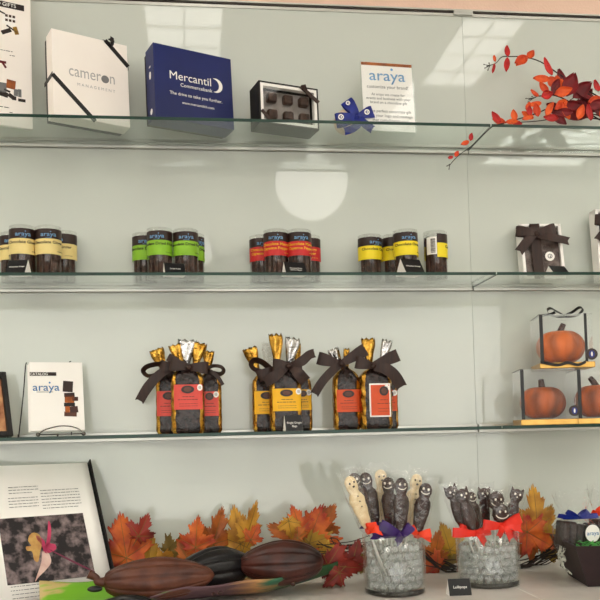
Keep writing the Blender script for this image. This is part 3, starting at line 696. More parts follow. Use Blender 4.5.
b=nb(); pts=[(CX(36),-.030,.004),(CX(42),-.030,.0125),(CX(52),-.031,.018),(CX(60),-.031,.020),(CX(70),-.031,.0185),(CX(78),-.030,.013),(CX(83),-.030,.004)]
tube(b,smoothpts(pts,6),.0012,7); tube(b,[pts[0],(CX(36),.01,.0045),(CX(83),.01,.0045),pts[-1]],.0012,7); obj('front_rail',b,m_wire,e,smooth=True)
for x in (36,82.5):
    b=nb(); ball(b,(CX(x),-.031,.0046),.0042,12); obj('end_knob',b,m_wire,e,smooth=True)
# ------------------------------------------------------------------ ribboned bags
def se(w,d,a,p=4.):
    c,s_=cos(a),sin(a); return (w*math.copysign(abs(c)**(2/p),c),d*math.copysign(abs(s_)**(2/p),s_))
def bag(px0,px1,ptop,Y,kind,label,lab,tops,group,sticker=True,seed=0,white=False,rot=0,em=True):
    """px0..px1 width, ptop shoulder row, lab=(x0,x1,y0,y1) in px or None; tops: list (dx px, lean deg, h px, w px, mat)"""
    s=ppm(Y); cx_=(px0+px1)/2; p=at(cx_,433,Y); W=(px1-px0)/2*s; H=at(cx_,ptop,Y).z-T3
    o=thing('chocolate_bag',label,'bag',(p.x,Y,T3),rot,group); Dp=W*.62; rn=random.Random(seed)
    prof=[(0,.9,.8),(.006,1,1),(H*.45,1.0,1.0),(H*.80,.99,.95),(H*.87,.90,.82),(H*.93,.70,.62),(H*.97,.42,.45),(H,.24,.30),(H*1.03,.20,.28)]
    N=40
    def ring(z,fw,fd,a0,a1,n,off=0):
        out=[]
        for i in range(n+1):
            a=a0+(a1-a0)*i/n; x,y=se(W*fw+off,Dp*fd+off,a); k=1+.03*sin(9*a+z*220+seed)*(z>.004)
            out.append((x*k,y*k,z))
        return out
    dens=[]; 
    for (z0,a0,b0),(z1,a1,b1) in zip(prof,prof[1:]):
        n=max(2,int((z1-z0)/.006))
        for i in range(n): t_=i/n; dens.append((z0+(z1-z0)*t_,a0+(a1-a0)*t_,b0+(b1-b0)*t_))
    dens.append(prof[-1])
    b=nb(); loft(b,[ring(z,fw,fd,R(-58),R(238),36) for z,fw,fd in dens],closed=False)
    vs0=[b.verts.new(q) for q in ring(.0005,.9,.8,R(0),R(351),39)]; b.faces.new(vs0)
    obj('gold_foil',b,m_gold,o,smooth=True)
    b=nb(); loft(b,[ring(z,fw,fd,R(238),R(302),24) for z,fw,fd in dens],closed=False); obj('clear_front',b,m_bagwin,o,smooth=True)
    if lab:
        lx0,lx1=(lab[0]-cx_)*s,(lab[1]-cx_)*s; zt=at(cx_,lab[2],Y-Dp).z-T3; zb=at(cx_,lab[3],Y-Dp).z-T3; n=12
        def fy(x,off): 
            q=min(.995,abs(x)/(W*1.04)); return -Dp*1.03*(1-q**4)**.25-off
        def plate(bm,x0,x1,z0,z1,off,th=.0006,n=12):
            g=[[bm.verts.new((x0+(x1-x0)*i/n,fy(x0+(x1-x0)*i/n,o_),z)) for i in range(n+1)] for o_,z in ((off,z0),(off+th,z0),(off+th,z1),(off,z1))]
            for k in range(4):
                A,B=g[k],g[(k+1)%4]
                for i in range(n): bm.faces.new((A[i],A[i+1],B[i+1],B[i]))
            bm.faces.new([q[0] for q in g]); bm.faces.new([q[n] for q in g][::-1])
        b=nb()
        if white:
            plate(b,lx0-.003,lx1+.003,zb-.003,zt+.003,.0006); obj('white_backing',b,m_paper,o); b=nb(); plate(b,lx0,lx1,zb,zt,.0014)
        else: plate(b,lx0,lx1,zb,zt,.0008)
        lb=obj('label',b,LAB[kind],o); of=.0018 if not white else .0024; lw=lx1-lx0; lh=zt-zb; mx=(lx0+lx1)/2 if lw>1.5*W*.8 else lx1-W*.45
        mx=(lx0+lx1)/2 if lw>W*1.3 else min(lx1-lw*.30,lx1)
        yv=fy(mx,of-.0012)
        if em:
            ex=mx-(.001 if lw>W*1.3 else 0)
            b=nb(); disc(b,ex,zt-lh*.20,yv-.0026,yv+.0006,min(.0125,lw*.24),lh*.155); em_=obj('emblem',b,m_cocoa,lb)
            b=nb(); disc(b,ex,zt-lh*.20,yv-.0028,yv-.0020,min(.0125,lw*.24)*.6,lh*.10); obj('emblem_motif',b,m_podb,em_)
            ztx=zt-lh*.48
            b=nb(); zz=zt-lh*.5; k=lw*.8
            marks(b,mx-k*.25,mx+k*.25,zz,.004,1,yv-.0010,.0011,seed+1,False); marks(b,mx-k*.45,mx+k*.40,zz-lh*.12,.004,1,yv-.0009,.0012,seed+2,False); marks(b,mx-k*.4,mx+k*.4,zz-lh*.28,lh*.09,2,yv-.0009,.0007,seed+3,False)
            obj('fine_print',b,m_podr,lb)
        if sticker:
            b=nb(); q=lx1-.0052; z=zt-.0062; yy=fy(q,of); disc(b,q,z,yy-.0012,yy+.0015,.0052,.0062); st=obj('sticker',b,m_paper,o)
            b=nb(); 
            for k_ in range(3): box(b,q-.003+.0005*(k_!=1),q+.003-.0005*(k_!=1),yy-.0014,yy-.0011,z+.0016-k_*.002,z+.0024-k_*.002)
            obj('sticker_print',b,m_grey,st)
    for (dx,ln,hp,wp,mm,nm) in tops:
        b=nb(); hh=hp*1.2*s; ww=wp*1.1*s/2; rr=[]; n=20
        for i in range(9):
            u=i/8; wd=.0035+(ww-.0035)*min(1,u*1.25); dp=.0025+.0035*u
            rr.append([(wd*cos(2*PI*k/n)*(1+.10*sin(3*k+seed+u*4)),dp*sin(2*PI*k/n)*(1+.5*sin(5*k+u*3+seed)*u),hh*u*(1+ (.05*sin(4.0*k+seed) if i==8 else 0))) for k in range(n)])
        Mt=Matrix.Translation((dx*s,0,H*.985))@Matrix.Rotation(R(ln),4,'Y')
        loft(b,[[Mt@Vector(q) for q in r] for r in rr],cap1=False); obj(nm,b,mm,o,smooth=True,solid=.0004)
    return o,PX(o.location)
def knot(o,P,x,y,Y,r=.006):
    b=nb(); ball(b,P.p(x,y,Y),r,12,(1.15,.9,1)); obj('bow_knot',b,m_ribbon,o,smooth=True)
def rib(o,P,pts,w,**k):
    b=nb(); P.strip(b,pts,w,**k); obj('bow_tail',b,m_ribbon,o)
def rl(o,P,c,t_,w,Y,bl=.010,w0=.5):
    b=nb(); P.loop(b,c,t_,w,Y,bl,w0); obj('bow_loop',b,m_ribbon,o)
def ringloop(o,P,pts,w,Y,tw=1.0):
    b=nb(); P.strip(b,pts,w,twist=tw,n=6); obj('bow_loop',b,m_ribbon,o)
YA,YR=-.100,-.055
GO,SI=m_gold,m_silv
G='coral-labelled chocolate bags'
o,P=bag(157,184,370,YR,'coral','coral-labelled bag on the left, partly behind the middle coral bag',(158,182,391,416),[(-5,-20,19,13,GO,'foil_top')],G,False,1)
Y=-.085
ringloop(o,P,[(172,367,Y),(160,364,Y-.002),(148,366,Y-.004),(143,371,Y-.004),(148,376,Y),(158,374,Y+.004),(172,369,Y+.004)],8,Y,1.05)
rib(o,P,[(172,368,Y-.004,6),(160,374,Y-.008,9),(148,387,Y-.010,10),(139,402,Y-.006,9)],9,notch=4); rl(o,P,(178,368),(160,366),11,Y-.004)
o,P=bag(198,222,372,YR,'coral','coral-labelled bag on the right, partly behind the middle coral bag',(202,219,391.5,416),[(-1,3,18,10,GO,'foil_top')],G,True,3)
ringloop(o,P,[(207,368,Y),(214,366,Y-.004),(221,367,Y-.006),(223.5,371,Y-.004),(219,374,Y+.003),(207,371,Y+.003)],7,Y,1.0)
rib(o,P,[(210,371,Y-.002,4),(217,376,Y-.004,4),(223,385,Y-.003,3.5)],4)
o,P=bag(172,204.5,367,YA,'coral','coral-labelled bag standing in front between two others',(175,203,384.5,409.5),[(-5,-16,20,12,GO,'foil_top'),(-1,4,23,17,SI,'clear_top'),(8,12,21,13,GO,'foil_top')],G,True,2)
Yk=YA-.014
rl(o,P,(189,367),(170,364),13,Yk); rl(o,P,(189,367),(208,368),12,Yk); knot(o,P,189,367,Yk-.006); rl(o,P,(185,366),(168,357),8,Yk+.004)
G='amber-labelled chocolate bags'
o,P=bag(253,280,372,YR,'amber','amber-labelled bag on the left, partly behind the middle amber bag',(254.5,280,391,414),[(-7,-19,22,13,GO,'foil_top'),(3,4,25,14,m_cello,'clear_top')],G,False,4)
ringloop(o,P,[(272,370,Y),(262,362,Y-.004),(254,360,Y-.006),(251,365,Y-.005),(256,370,Y+.002),(270,373,Y+.003)],8,Y,.9)
rl(o,P,(275,369),(258,377),12,Y-.004)
o,P=bag(292,312.5,374,YR,'amber','amber-labelled bag on the right, partly behind the middle amber bag',(296,311.5,389.5,410),[(-4,3,26,6,GO,'foil_top')],G,True,6)
o,P=bag(270,302,368,YA,'amber','amber-labelled bag standing in front above the black card',(272.5,301,388.5,411),[(-7,-2,29,12,GO,'foil_top'),(4,10,26,13,SI,'clear_top')],G,True,5)
rl(o,P,(290,366),(273,365),13,Yk); rl(o,P,(290,366),(302,366),14,Yk); knot(o,P,289,366,Yk-.006)
rib(o,P,[(292,366,Yk-.004,7),(302,361,Yk-.010,10),(309,355,Yk-.006,9),(315,353,Yk-.004,9)],9,notch=4); rib(o,P,[(292,367,Yk-.004,7),(299,374,Yk-.010,12),(306,382,Yk-.004,12)],11,notch=3)
rib(o,P,[(286,367,Yk-.003,7),(275,376,Yk-.010,11),(264,383,Yk-.004,10)],10,notch=3)
tent(284.5,302.5,431,-.138,T3,'small black tent card before the amber-labelled bags',s='Single Origin|Bags',size=.0058,hpx=16,rot=R(10),slope=.35)
G='orange-labelled chocolate bags'
o,P=bag(381,398.5,372,YR+.004,'orange','orange-labelled bag behind, showing only a sliver at the right',(384,397,390,411),[],G,True,9)
o,P=bag(333.5,361,368,-.080,'orange','orange-labelled bag on the left of the white-edged one',(336,360.5,389.5,412),[(-5,-20,18,11,SI,'clear_top'),(1,2,17,6,GO,'foil_top')],G,False,7)
Y7=-.095
rl(o,P,(340,364),(318,358),13,Y7); rib(o,P,[(341,364,Y7-.004,7),(332,371,Y7-.010,9),(322,382,Y7-.010,9),(314,395,Y7-.006,9)],9,notch=3); rl(o,P,(341,364),(366,349),13,Y7-.006); knot(o,P,342,364,Y7-.006)
o,P=bag(360,392.5,367,YA,'orange','orange-labelled bag with a white label edge, right of its twin',(369.5,388.5,385,415.5),[(-5,-1,25,13,GO,'foil_top'),(7,15,24,10,SI,'clear_top')],G,True,8,True,rot=0)
rl(o,P,(372,366),(398,355),13,Yk); rib(o,P,[(374,367,Yk-.004,7),(386,369,Yk-.010,12),(395,376,Yk-.008,12),(402,388,Yk-.004,12)],11,notch=4); rl(o,P,(372,366),(356,362),13,Yk-.002); knot(o,P,373,366,Yk-.006)
# ------------------------------------------------------------------ boxed pumpkins
def pumpkin(name,label,c,r,hz,mm,stem,grp):
    o=thing(name,label,'pumpkin',c,0,grp); N=60; n=18
    rings=[]
    for i in range(n+1):
        t_=i/n; a=PI*t_; rad=r*sin(a)**.72 if 0<t_<1 else 0; z=hz*(.5-.5*cos(a)); z+=-.10*hz*math.exp(-((rad/r)/.28)**2)*(1 if t_>.5 else -.5)
        rad=max(rad,.0008)
        rings.append([(rad*cos(2*PI*k/N)*(1-.075*(abs(cos(5*2*PI*k/N))**6)),rad*sin(2*PI*k/N)*(1-.075*(abs(cos(5*2*PI*k/N))**6)),z) for k in range(N)])
    b=nb(); loft(b,rings); obj('body',b,mm,o,smooth=True)
    b=nb(); z0=hz*.84; tube(b,smoothpts([(0,0,z0),(stem*.003,0,z0+.012),(stem*.009,-.002,z0+.025)],5),[.0082-.0028*i/10 for i in range(11)],10); obj('stem',b,m_stem,o,smooth=True)
    return o
def pbox(px0,px1,pyb,pyt,Y,zb,label,plabel,rot,pm,squash,stem,rsc,bow=False):
    s=ppm(Y); w=(px1-px0)*s; cx_=at((px0+px1)/2,pyb,Y).x; h=at((px0+px1)/2,pyt,Y).z-zb
    cx_-=sin(rot)*w/2; Y+=w/2*cos(rot)-w/2
    o=thing('clear_box',label,'box',(cx_,Y+w/2,zb),rot,'clear pumpkin boxes'); q=w/2
    b=nb(); box(b,-q-.003,q+.003,-q-.003,q+.003,0,.0115,.0008,1); obj('gold_base',b,m_goldcard,o)
    b=nb(); v=[[b.verts.new((x*q,y*q,z)) for x,y in ((-1,-1),(1,-1),(1,1),(-1,1))] for z in (.0118,h)]
    for i in range(4): j=(i+1)%4; b.faces.new((v[0][i],v[0][j],v[1][j],v[1][i]))
    b.faces.new(v[1]); obj('clear_cover',b,m_window,o)
    b=nb()
    for x in (-q,q):
        for y in (-q,q): box(b,x-.0006,x+.0006,y-.0006,y+.0006,.0118,h)
    for y in (-q,q): box(b,-q,q,y-.0006,y+.0006,h-.0008,h+.0004)
    for x in (-q,q): box(b,x-.0006,x+.0006,-q,q,h-.0008,h+.0004)
    obj('folded_edge',b,m_plast,o)
    b=nb(); e=.0012
    box(b,-q-.0009,-q+.0060,-q-e,-q-.0004,.0118,h); 
    if bow: obj('ribbon_band',b,m_kribbon,o); b=nb(); box(b,q*.70,q*.70+.0055,-q-e,-q-.0004,.0118,h)
    obj('ribbon_band',b,m_kribbon,o); b=nb(); box(b,-q-.0009,-q+.0060,-q-e,q,h+.0006,h+.0012); obj('ribbon_band',b,m_kribbon,o)
    b=nb(); tx=q*.94; tz=h*.24
    rr=.0115 if bow else .0108
    disc(b,tx,tz,-q-.0034,-q-.0018,rr); tg=obj('round_tag',b,m_cocoa,o)
    b=nb(); disc(b,tx,tz,-q-.0038,-q-.0034,rr*.5,rr*.62); obj('tag_emblem',b,m_blueR,tg)
    b=nb(); n=18; rr_=rr*.5; disc(b,tx,tz,-q-.0042,-q-.0038,rr*.16,rr*.42,12); obj('tag_mark',b,m_paper,tg)
    if bow:
        P=PX(o.location); 
        for pts in ([(.010,0,h+.003),(-.006,-.004,h+.012),(-.020,-.008,h+.019),(-.027,-.006,h+.015),(-.020,.002,h+.006),(-.004,.004,h+.002),(.010,.003,h+.002)],[(.010,0,h+.003),(.024,-.004,h+.009),(.038,-.006,h+.018),(.046,-.004,h+.015),(.038,.004,h+.005),(.022,.004,h+.002),(.010,.003,h+.002)],[(-.012,-.01,h+.010),(-.024,-.008,h+.006),(-.046,-.008,h+.004)]):
            b=nb(); pp=smoothpts(pts,6); ribbon(b,[(c,Vector((0,.0055,.003))) for c in pp]); obj('bow_loop',b,m_kribbon,o)
        b=nb(); pp=smoothpts([(-q-.002,-q-.004,.013),(-.02,-q-.007,.006),(.0,-q-.006,.010),(.02,-q-.007,.005),(.036,-q-.004,.011)],6); ribbon(b,[(c,Vector((0,.001,.003))) for c in pp]); obj('bottom_ribbon',b,m_kribbon,o)
    M_=Matrix.Translation((cx_,Y+w/2,zb))@Matrix.Rotation(rot,4,'Z'); p=M_@Vector((-.002,0,.0120))
    pumpkin('chocolate_pumpkin',plabel,(p.x,p.y,p.z),q*rsc,(h-.02)*squash,pm,stem,'chocolate pumpkins')
    return h
hb=pbox(522,577,429,369,-.135,T3,'clear box with gold base, lower left of the three pumpkin boxes','dark orange chocolate pumpkin in the lower left clear box',R(-13),m_pump2,.74,-.3,.88)
pbox(579,634,428,369,-.135,T3,'clear box with gold base, cut off by the right edge','dark orange chocolate pumpkin cut off by the right edge',R(-13),m_pump2,.78,-1.8,.90)
pbox(540.5,594,364.5,314,-.130,T3+hb+.0022,'clear box tied with a black bow on top of the other pumpkin boxes','bright orange chocolate pumpkin in the topmost clear box',R(-13),m_pump,.78,.9,.96,True)
# ------------------------------------------------------------------ counter: open book
Yk_=-.33
A=onz(113,603,CZ); 
# book pivot: bottom right corner of the page, out of frame below
bt=thing('open_book','open black-covered book propped up, showing a page with a flower photograph','book')
lean,rz=R(14),R(20)
lean,rz=R(33),R(25)
pt=at(114,592,-.175); PW=.26
Mb=Euler((-lean,0,rz)).to_matrix()
bt.location=(pt.x,pt.y,CZ+.0045); bt.rotation_euler=(-lean,0,rz)
best=None
for i in range(100,320):
    v=bt.location+Mb@Vector((0,-.006,i*.001))-CAM; yy=300+SY-F*v.dot(_u)/v.dot(_f); xx=300+F*v.dot(_r)/v.dot(_f)
    if best is None or abs(yy-462)<best[0]: best=(abs(yy-462),i*.001,xx,yy)
PH=best[1]
b=nb(); box(b,-PW-.006,.006,.0065,.0095,0,PH+.004,.0008,1); box(b,.0035,.006,-.010,.0065,0,PH+.004,.0005,1); obj('cover',b,m_black,bt)
b=nb(); 
for i in range(6): box(b,-PW,.002-.0006*i,-.0015*i+.005,-.0015*i+.0063,.002,PH-.0004*i)
obj('page_block',b,m_paper,bt)
b=nb(); n=16; g=[]
for z in (.002,PH-.001):
    g.append([b.verts.new((-PW+ (PW-.001)*i/n,-.0052-.010*math.exp(-((i/n)/.22)**2),z)) for i in range(n+1)])
for i in range(n): b.faces.new((g[0][i],g[0][i+1],g[1][i+1],g[1][i]))
pg=obj('page',b,m_paper,bt,smooth=True,solid=.0003)
yb=-.0062; pw=PW
def PXp(px,py):   # photo pixel to page coordinates
    q=CAM; d=ray(px,py); Mi=Mb.inverted(); o_=Mi@(CAM-bt.location); dd=Mi@d; t_=(yb-o_.y)/dd.y; r_=o_+dd*t_; return r_.x,r_.z
x0,z0=PXp(2,584); x1,z1=PXp(95,578); x2,z2=PXp(84,516); x3,z3=PXp(1,516)
fx0,fx1,fz0,fz1=max(-PW+.022,(x0+x3)/2),(x1+x2)/2,(z0+z1)/2,(z2+z3)/2
b=nb(); box(b,fx0,fx1,yb-.0009,yb-.0004,fz0,fz1)
mph=mat('blurred_dark_ground_print',(40,33,36),(170,152,152),rough=.5,scale=60,lo=.44,hi=.76,detail=9); ph=obj('photograph',b,mph,pg)
yf=yb-.0010
def petal(pts,m,name='flower_petal'):
    b=nb(); P_=[PXp(*q) for q in pts]; pp=smoothpts([(x,0,z) for x,z in P_+[P_[0]]],5)[:-1]; prism(b,[(q.x,q.z) for q in pp],yf-.0004,yf); obj(name,b,m,ph)
m_pink=mat('pink_print',(206,84,120),(180,60,98),rough=.5); m_fy=mat('yellow_petal_print',(206,170,104),(186,140,84),rough=.5,scale=100); m_fw=mat('pale_petal_print',(226,200,190),(206,170,160),rough=.5)
petal([(29,536),(33,533),(39,535),(42,543),(40,552),(38,562),(34,560),(32,552),(27,551),(26,547),(31,546),(28,541)],m_fy)
petal([(44,552),(41,545),(37,540),(36,536),(40,537),(45,543)],m_pink); 
yf-=.0005
petal([(44,552),(47,538),(48,522),(50,524),(51,533),(49,545)],m_pink)
petal([(42,552),(48,553),(51,562),(46,570),(39,577),(35,582),(37,575),(41,563)],m_fw)
petal([(43,551),(47,543),(51,544),(55,545),(56,549),(52,552),(46,554)],m_pink); petal([(50,551),(51,550.3),(75,562),(93,571),(92.5,572),(74,563.5)],mat('stalk_print',(130,60,86),rough=.5),'flower_stalk')
def para(px0,px1,py0,py1,rows,seed):
    b=nb(); xa,za=PXp(px0,py0); xb,zb=PXp(px1,py0); _,zc=PXp(px0,py1); marks(b,max(xa,-PW+.008),xb,za,(za-zc)/max(1,rows-1),rows,yb-.0004 if xa>-PW+.06 else yb-.006,.0011,seed); obj('printed_text',b,m_grey,pg)
para(40,79,491,509,7,1); para(8,38,488,494,3,2); para(8,38,499,508,4,3); para(8,44,588,600,4,4)
# ------------------------------------------------------------------ leaf tray
q=at(339,567,-.205); tipR=Vector((q.x,q.y,q.z)); q=at(40,600,-.315); tipL=Vector((q.x,q.y,CZ))
ax=Vector((tipR.x-tipL.x,tipR.y-tipL.y,0)); Ln=ax.length; ang=math.atan2(ax.y,ax.x)
tray=thing('leaf_tray','large leaf-shaped tray of green and purple holding the cocoa pods','tray',((tipL.x+tipR.x)/2,(tipL.y+tipR.y)/2,CZ),ang)
m,N,L=newmat('green_purple_leaf')
o_=N.new('ShaderNodeOutputMaterial'); bs=N.new('ShaderNodeBsdfPrincipled'); L.new(bs.outputs[0],o_.inputs[0]); bs.inputs['Roughness'].default_value=.45
tc=N.new('ShaderNodeTexCoord'); sp=N.new('ShaderNodeSeparateXYZ'); L.new(tc.outputs['Generated'],sp.inputs[0])
nz=N.new('ShaderNodeTexNoise'); nz.inputs['Scale'].default_value=5; L.new(tc.outputs['Generated'],nz.inputs[0])
ad=N.new('ShaderNodeMath'); ad.operation='MULTIPLY_ADD'; ad.inputs[1].default_value=.35; L.new(nz.outputs[0],ad.inputs[0]); L.new(sp.outputs[0],ad.inputs[2])
cr=N.new('ShaderNodeValToRGB'); e=cr.color_ramp.elements; e[0].position=.20; e[0].color=(*lin((196,172,112)),1); e[1].position=1.12; e[1].color=(*lin((50,92,56)),1)
for p_,c_ in ((.24,(120,180,40)),(.42,(112,172,44)),(.50,(104,74,80)),(.74,(92,64,72)),(.86,(190,140,88)),(.93,(44,106,76)),(1.05,(50,110,84))):
    x=cr.color_ramp.elements.new(min(.999,p_)); x.color=(*lin(c_),1)
L.new(ad.outputs[0],cr.inputs[0]); L.new(cr.outputs[0],bs.inputs['Base Color'])
b=nb(); n,k=40,10; g=[]
for i in range(n+1):
    u=i/n; hw=.098*(sin(PI*min(.995,u*.94+.06))**.62)*(1-.10*u)+.001; row=[]
    for q in range(-k,k+1):
        v=q/k; z=.003+((.034*min(1,max(0,(u-.12)/.3))) if v<0 else .014+.024*max(0,1-u/.4))*abs(v)**2.2+(tipR.z-CZ-.003)*max(0,(u-.7)/.3)**1.5*(1-.6*abs(v))+.003*max(0,(.15-u)/.15)+.0018*sin(u*26+v*2)*abs(v)
        row.append(b.verts.new((-Ln/2+Ln*u,hw*v,z)))
    g.append(row)
for a,c in zip(g,g[1:]):
    for q in range(2*k): b.faces.new((a[q],a[q+1],c[q+1],c[q]))
obj('leaf_blade',b,m,tray,smooth=True,solid=.0016,weld=True)
b=nb(); tube(b,[(-Ln/2+Ln*i/20,0,.0056+(tipR.z-CZ-.003)*max(0,(i/20-.7)/.3)**1.5) for i in range(1,20)],.0014,6); obj('midrib',b,m_l_yl,tray,smooth=True)
b=nb(); q=tray.matrix_basis.inverted()@Vector((0,0,0))
g=[]; 
for i in range(9):
    u=i/8; p=onz(312+24*u-2,581-13*u,CZ+.026)*1; p=Vector((p.x,p.y+.012,CZ+.030+.006*sin(PI*u))); p=Matrix.Rotation(-ang,4,'Z')@(p-tray.location); g.append((p,Vector((0,.004*sin(PI*u)+.0004,.004*sin(PI*u)+.0004))))
ribbon(b,g,0,.0008); obj('curled_tip',b,mat('yellow_green_leaf_edge',(196,206,92),(170,186,76),rough=.5),tray)
# ------------------------------------------------------------------ cocoa pods
def pod(label,c,ln,r,yaw,pitch,mm,stem=None,tip=.9,roll=0,blunt=.45):
    o=thing('cocoa_pod',label,'cocoa pod',c,0,'cocoa pods on the leaf tray'); N=80; n=34; rings=[]
    Mr=Matrix.Rotation(yaw,4,'Z')@Matrix.Rotation(pitch,4,'Y')@Matrix.Rotation(roll,4,'X')
    for i in range(n+1):
        u=i/n; e=(sin(PI*min(u,.5))**blunt) if u<.5 else (max(0,cos(PI*(u-.5)))**.56)
        rad=r*max(e,.03)
        if u>.86: rad=max(rad,r*.30*(1-(u-.86)/.14)**.6)
        rad=max(rad,.0006)
        ring=[]
        for k in range(N):
            a=2*PI*k/N; gv=1-.13*math.exp(-((sin(4.5*a+.4))/.30)**2)*min(1,e*1.3)+.012*sin(23*a+u*40)*.4
            w=.0009*sin(a*3+u*9)
            ring.append(Mr@Vector((-ln/2+ln*u,(rad*gv+w)*cos(a),(rad*gv+w)*sin(a))))
        rings.append(ring)
    b=nb(); loft(b,rings); obj('husk',b,mm,o,smooth=True)
    if stem:
        b=nb(); pts=[Mr@Vector((-ln/2+.012,0,0)),Mr@Vector((-ln/2-.006,0,.001))]+[Vector(q) for q in stem]
        pp=smoothpts(pts,6); tube(b,pp,[.0095-.0035*min(1,i/9)+.0025*max(0,(i-len(pp)+6)/6) for i in range(len(pp))],12); obj('stem',b,mm,o,smooth=True)
    return o
Y1=-.335; c=at(159,578.5,Y1); s=ppm(Y1)
pod('milk-brown cocoa pod in front with a curled stalk at its left end',c,108*s,20.5*s,R(2),R(-1),m_podb,[(-60*s,-.002,.006),(-67*s,-.003,.013)],roll=.2,blunt=.36)
Y2=-.262; c=at(216,569.5,Y2); s=ppm(Y2)
pod('black cocoa pod lying between two brown ones',c,.165,22*s,R(38),R(0),m_podk,roll=.5)
Y3=-.268; c=at(281,563,Y3); s=ppm(Y3)
pod('reddish dark cocoa pod at the right end of the tray',c,.150,22.5*s,R(175),R(1),m_podr,roll=.1,blunt=.42)
Y4=-.405; c=at(128,606,Y4); s=ppm(Y4)
pod('dark cocoa pod in front, mostly below the edge of the photo',Vector((c.x,c.y,c.z)),.10,10.5*s,R(160),R(0),m_podk,roll=.3)
b=nb(); c=at(95,589,-.36); s=ppm(-.36); o=thing('cocoa_bean','dark dried bean beside the book on the tray','bean',(c.x,c.y,c.z-.004)); ball(b,(0,0,.004),.0125,14,(1,.6,.42)); obj('bean_shell',b,m_podk,o,smooth=True)
for i,(x,y,l) in enumerate([(293,584.5,'small brown bean on the tray rim below the reddish pod'),(214,594,'small dark bean on the tray below the black pod'),(220,593,'small dark bean on the tray, right of another bean')]):
    c=at(x,y,-.345+.02*(i==0)); o=thing('cocoa_bean',l,'bean',c,0,'loose beans on the leaf tray'); b=nb(); ball(b,(0,0,0),.0042,10,(1,.8,.75)); obj('bean_shell',b,m_podr,o,smooth=True)
# ------------------------------------------------------------------ autumn garland
gar=thing('leaf_garland','garland of orange, gold and red maple leaves and dark vines along the counter','garland',(.0,-.06,CZ)); PG=PX(gar.location)
half=[(0,-.42),(.05,-.30),(.12,-.34),(.34,-.42),(.30,-.28),(.50,-.22),(.42,-.12),(.62,.02),(.80,.10),(.66,.20),(.70,.38),(.52,.34),(.42,.30),(.36,.40),(.26,.36),(.30,.56),(.36,.70),(.22,.72),(.16,.86),(.06,1.0)]
def maple(px,py,size,rot,m,Y,tx=0,tz=0,curl=.18,asp=1.0):
    """px,py centre in the photo, size px from stalk to tip, rot deg clockwise from upright"""
    b=nb(); s=size*ppm(Y)/1.45; rn=random.Random(int(px*7+py))
    out=[(x*(1+rn.uniform(-.08,.08)),z*(1+rn.uniform(-.06,.06))) for x,z in half]+[(0,1.05)]+[(-x*(1+rn.uniform(-.08,.08)),z*(1+rn.uniform(-.06,.06))) for x,z in half[:0:-1]]
    jag=[]
    for i,q in enumerate(out):
        n_=out[(i+1)%len(out)]; jag.append(q)
        for f,k in ((.33,.93),(.66,1.05)):
            x,z=q[0]+(n_[0]-q[0])*f,q[1]+(n_[1]-q[1])*f; jag.append((x*k,-.12+(z+.12)*k))
    out=jag; c=(0,-.12); K=6; N=len(out); ph=rn.random()*6
    def y(x,z):
        r=math.hypot(x,z+.12); a=math.atan2(x,z+.12); return curl*(r*r*.7)+.055*r*cos(5*a+.2)*1.0+.05*r*sin(2*a+ph)+.02*sin(9*x+ph)*r
    cv=b.verts.new((c[0]*s,y(*c)*s,c[1]*s)); prev=None
    for k in range(1,K+1):
        f=k/K; ring=[b.verts.new(((c[0]+(x-c[0])*f)*s,y(c[0]+(x-c[0])*f,c[1]+(z-c[1])*f)*s,(c[1]+(z-c[1])*f)*s)) for x,z in out]
        for i in range(N):
            j=(i+1)%N
            if prev: b.faces.new((prev[i],prev[j],ring[j],ring[i]))
            else: b.faces.new((cv,ring[j],ring[i]))
        prev=ring
    M3=Matrix.Translation(PG.p(px,py,Y))@Matrix.Rotation(R(rot),4,'Y')@Matrix.Rotation(R(tx),4,'X')@Matrix.Rotation(R(tz),4,'Z')@Matrix.Scale(asp,4,(1,0,0))@Matrix.Translation((0,0,-.30*s))
    for v in b.verts: v.co=M3@v.co; v.co.z=max(v.co.z,.0012)
    o=obj('leaf',b,m,gar,smooth=True,solid=.0007)
    b=nb()
    for tx_,tz_ in ((0,.95),(.66,.18),(-.66,.18),(.34,-.34),(-.34,-.34)):
        pts=[M3@Vector((tx_*f*s,(y(tx_*f,-.12+(tz_+.12)*f)-.012)*s,(-.12+(tz_+.12)*f)*s)) for f in (0,.25,.5,.75,.95)]
        tube(b,pts,[.0007,.0006,.0005,.0004,.0002],5)
    pts=[M3@Vector((0,(y(0,-.12-.5*f)-.01*f)*s,(-.12-.55*f)*s)) for f in (0,.5,1)]; tube(b,pts,.0007,5)
    v_=obj('leaf_vein',b,m_l_ol,o)
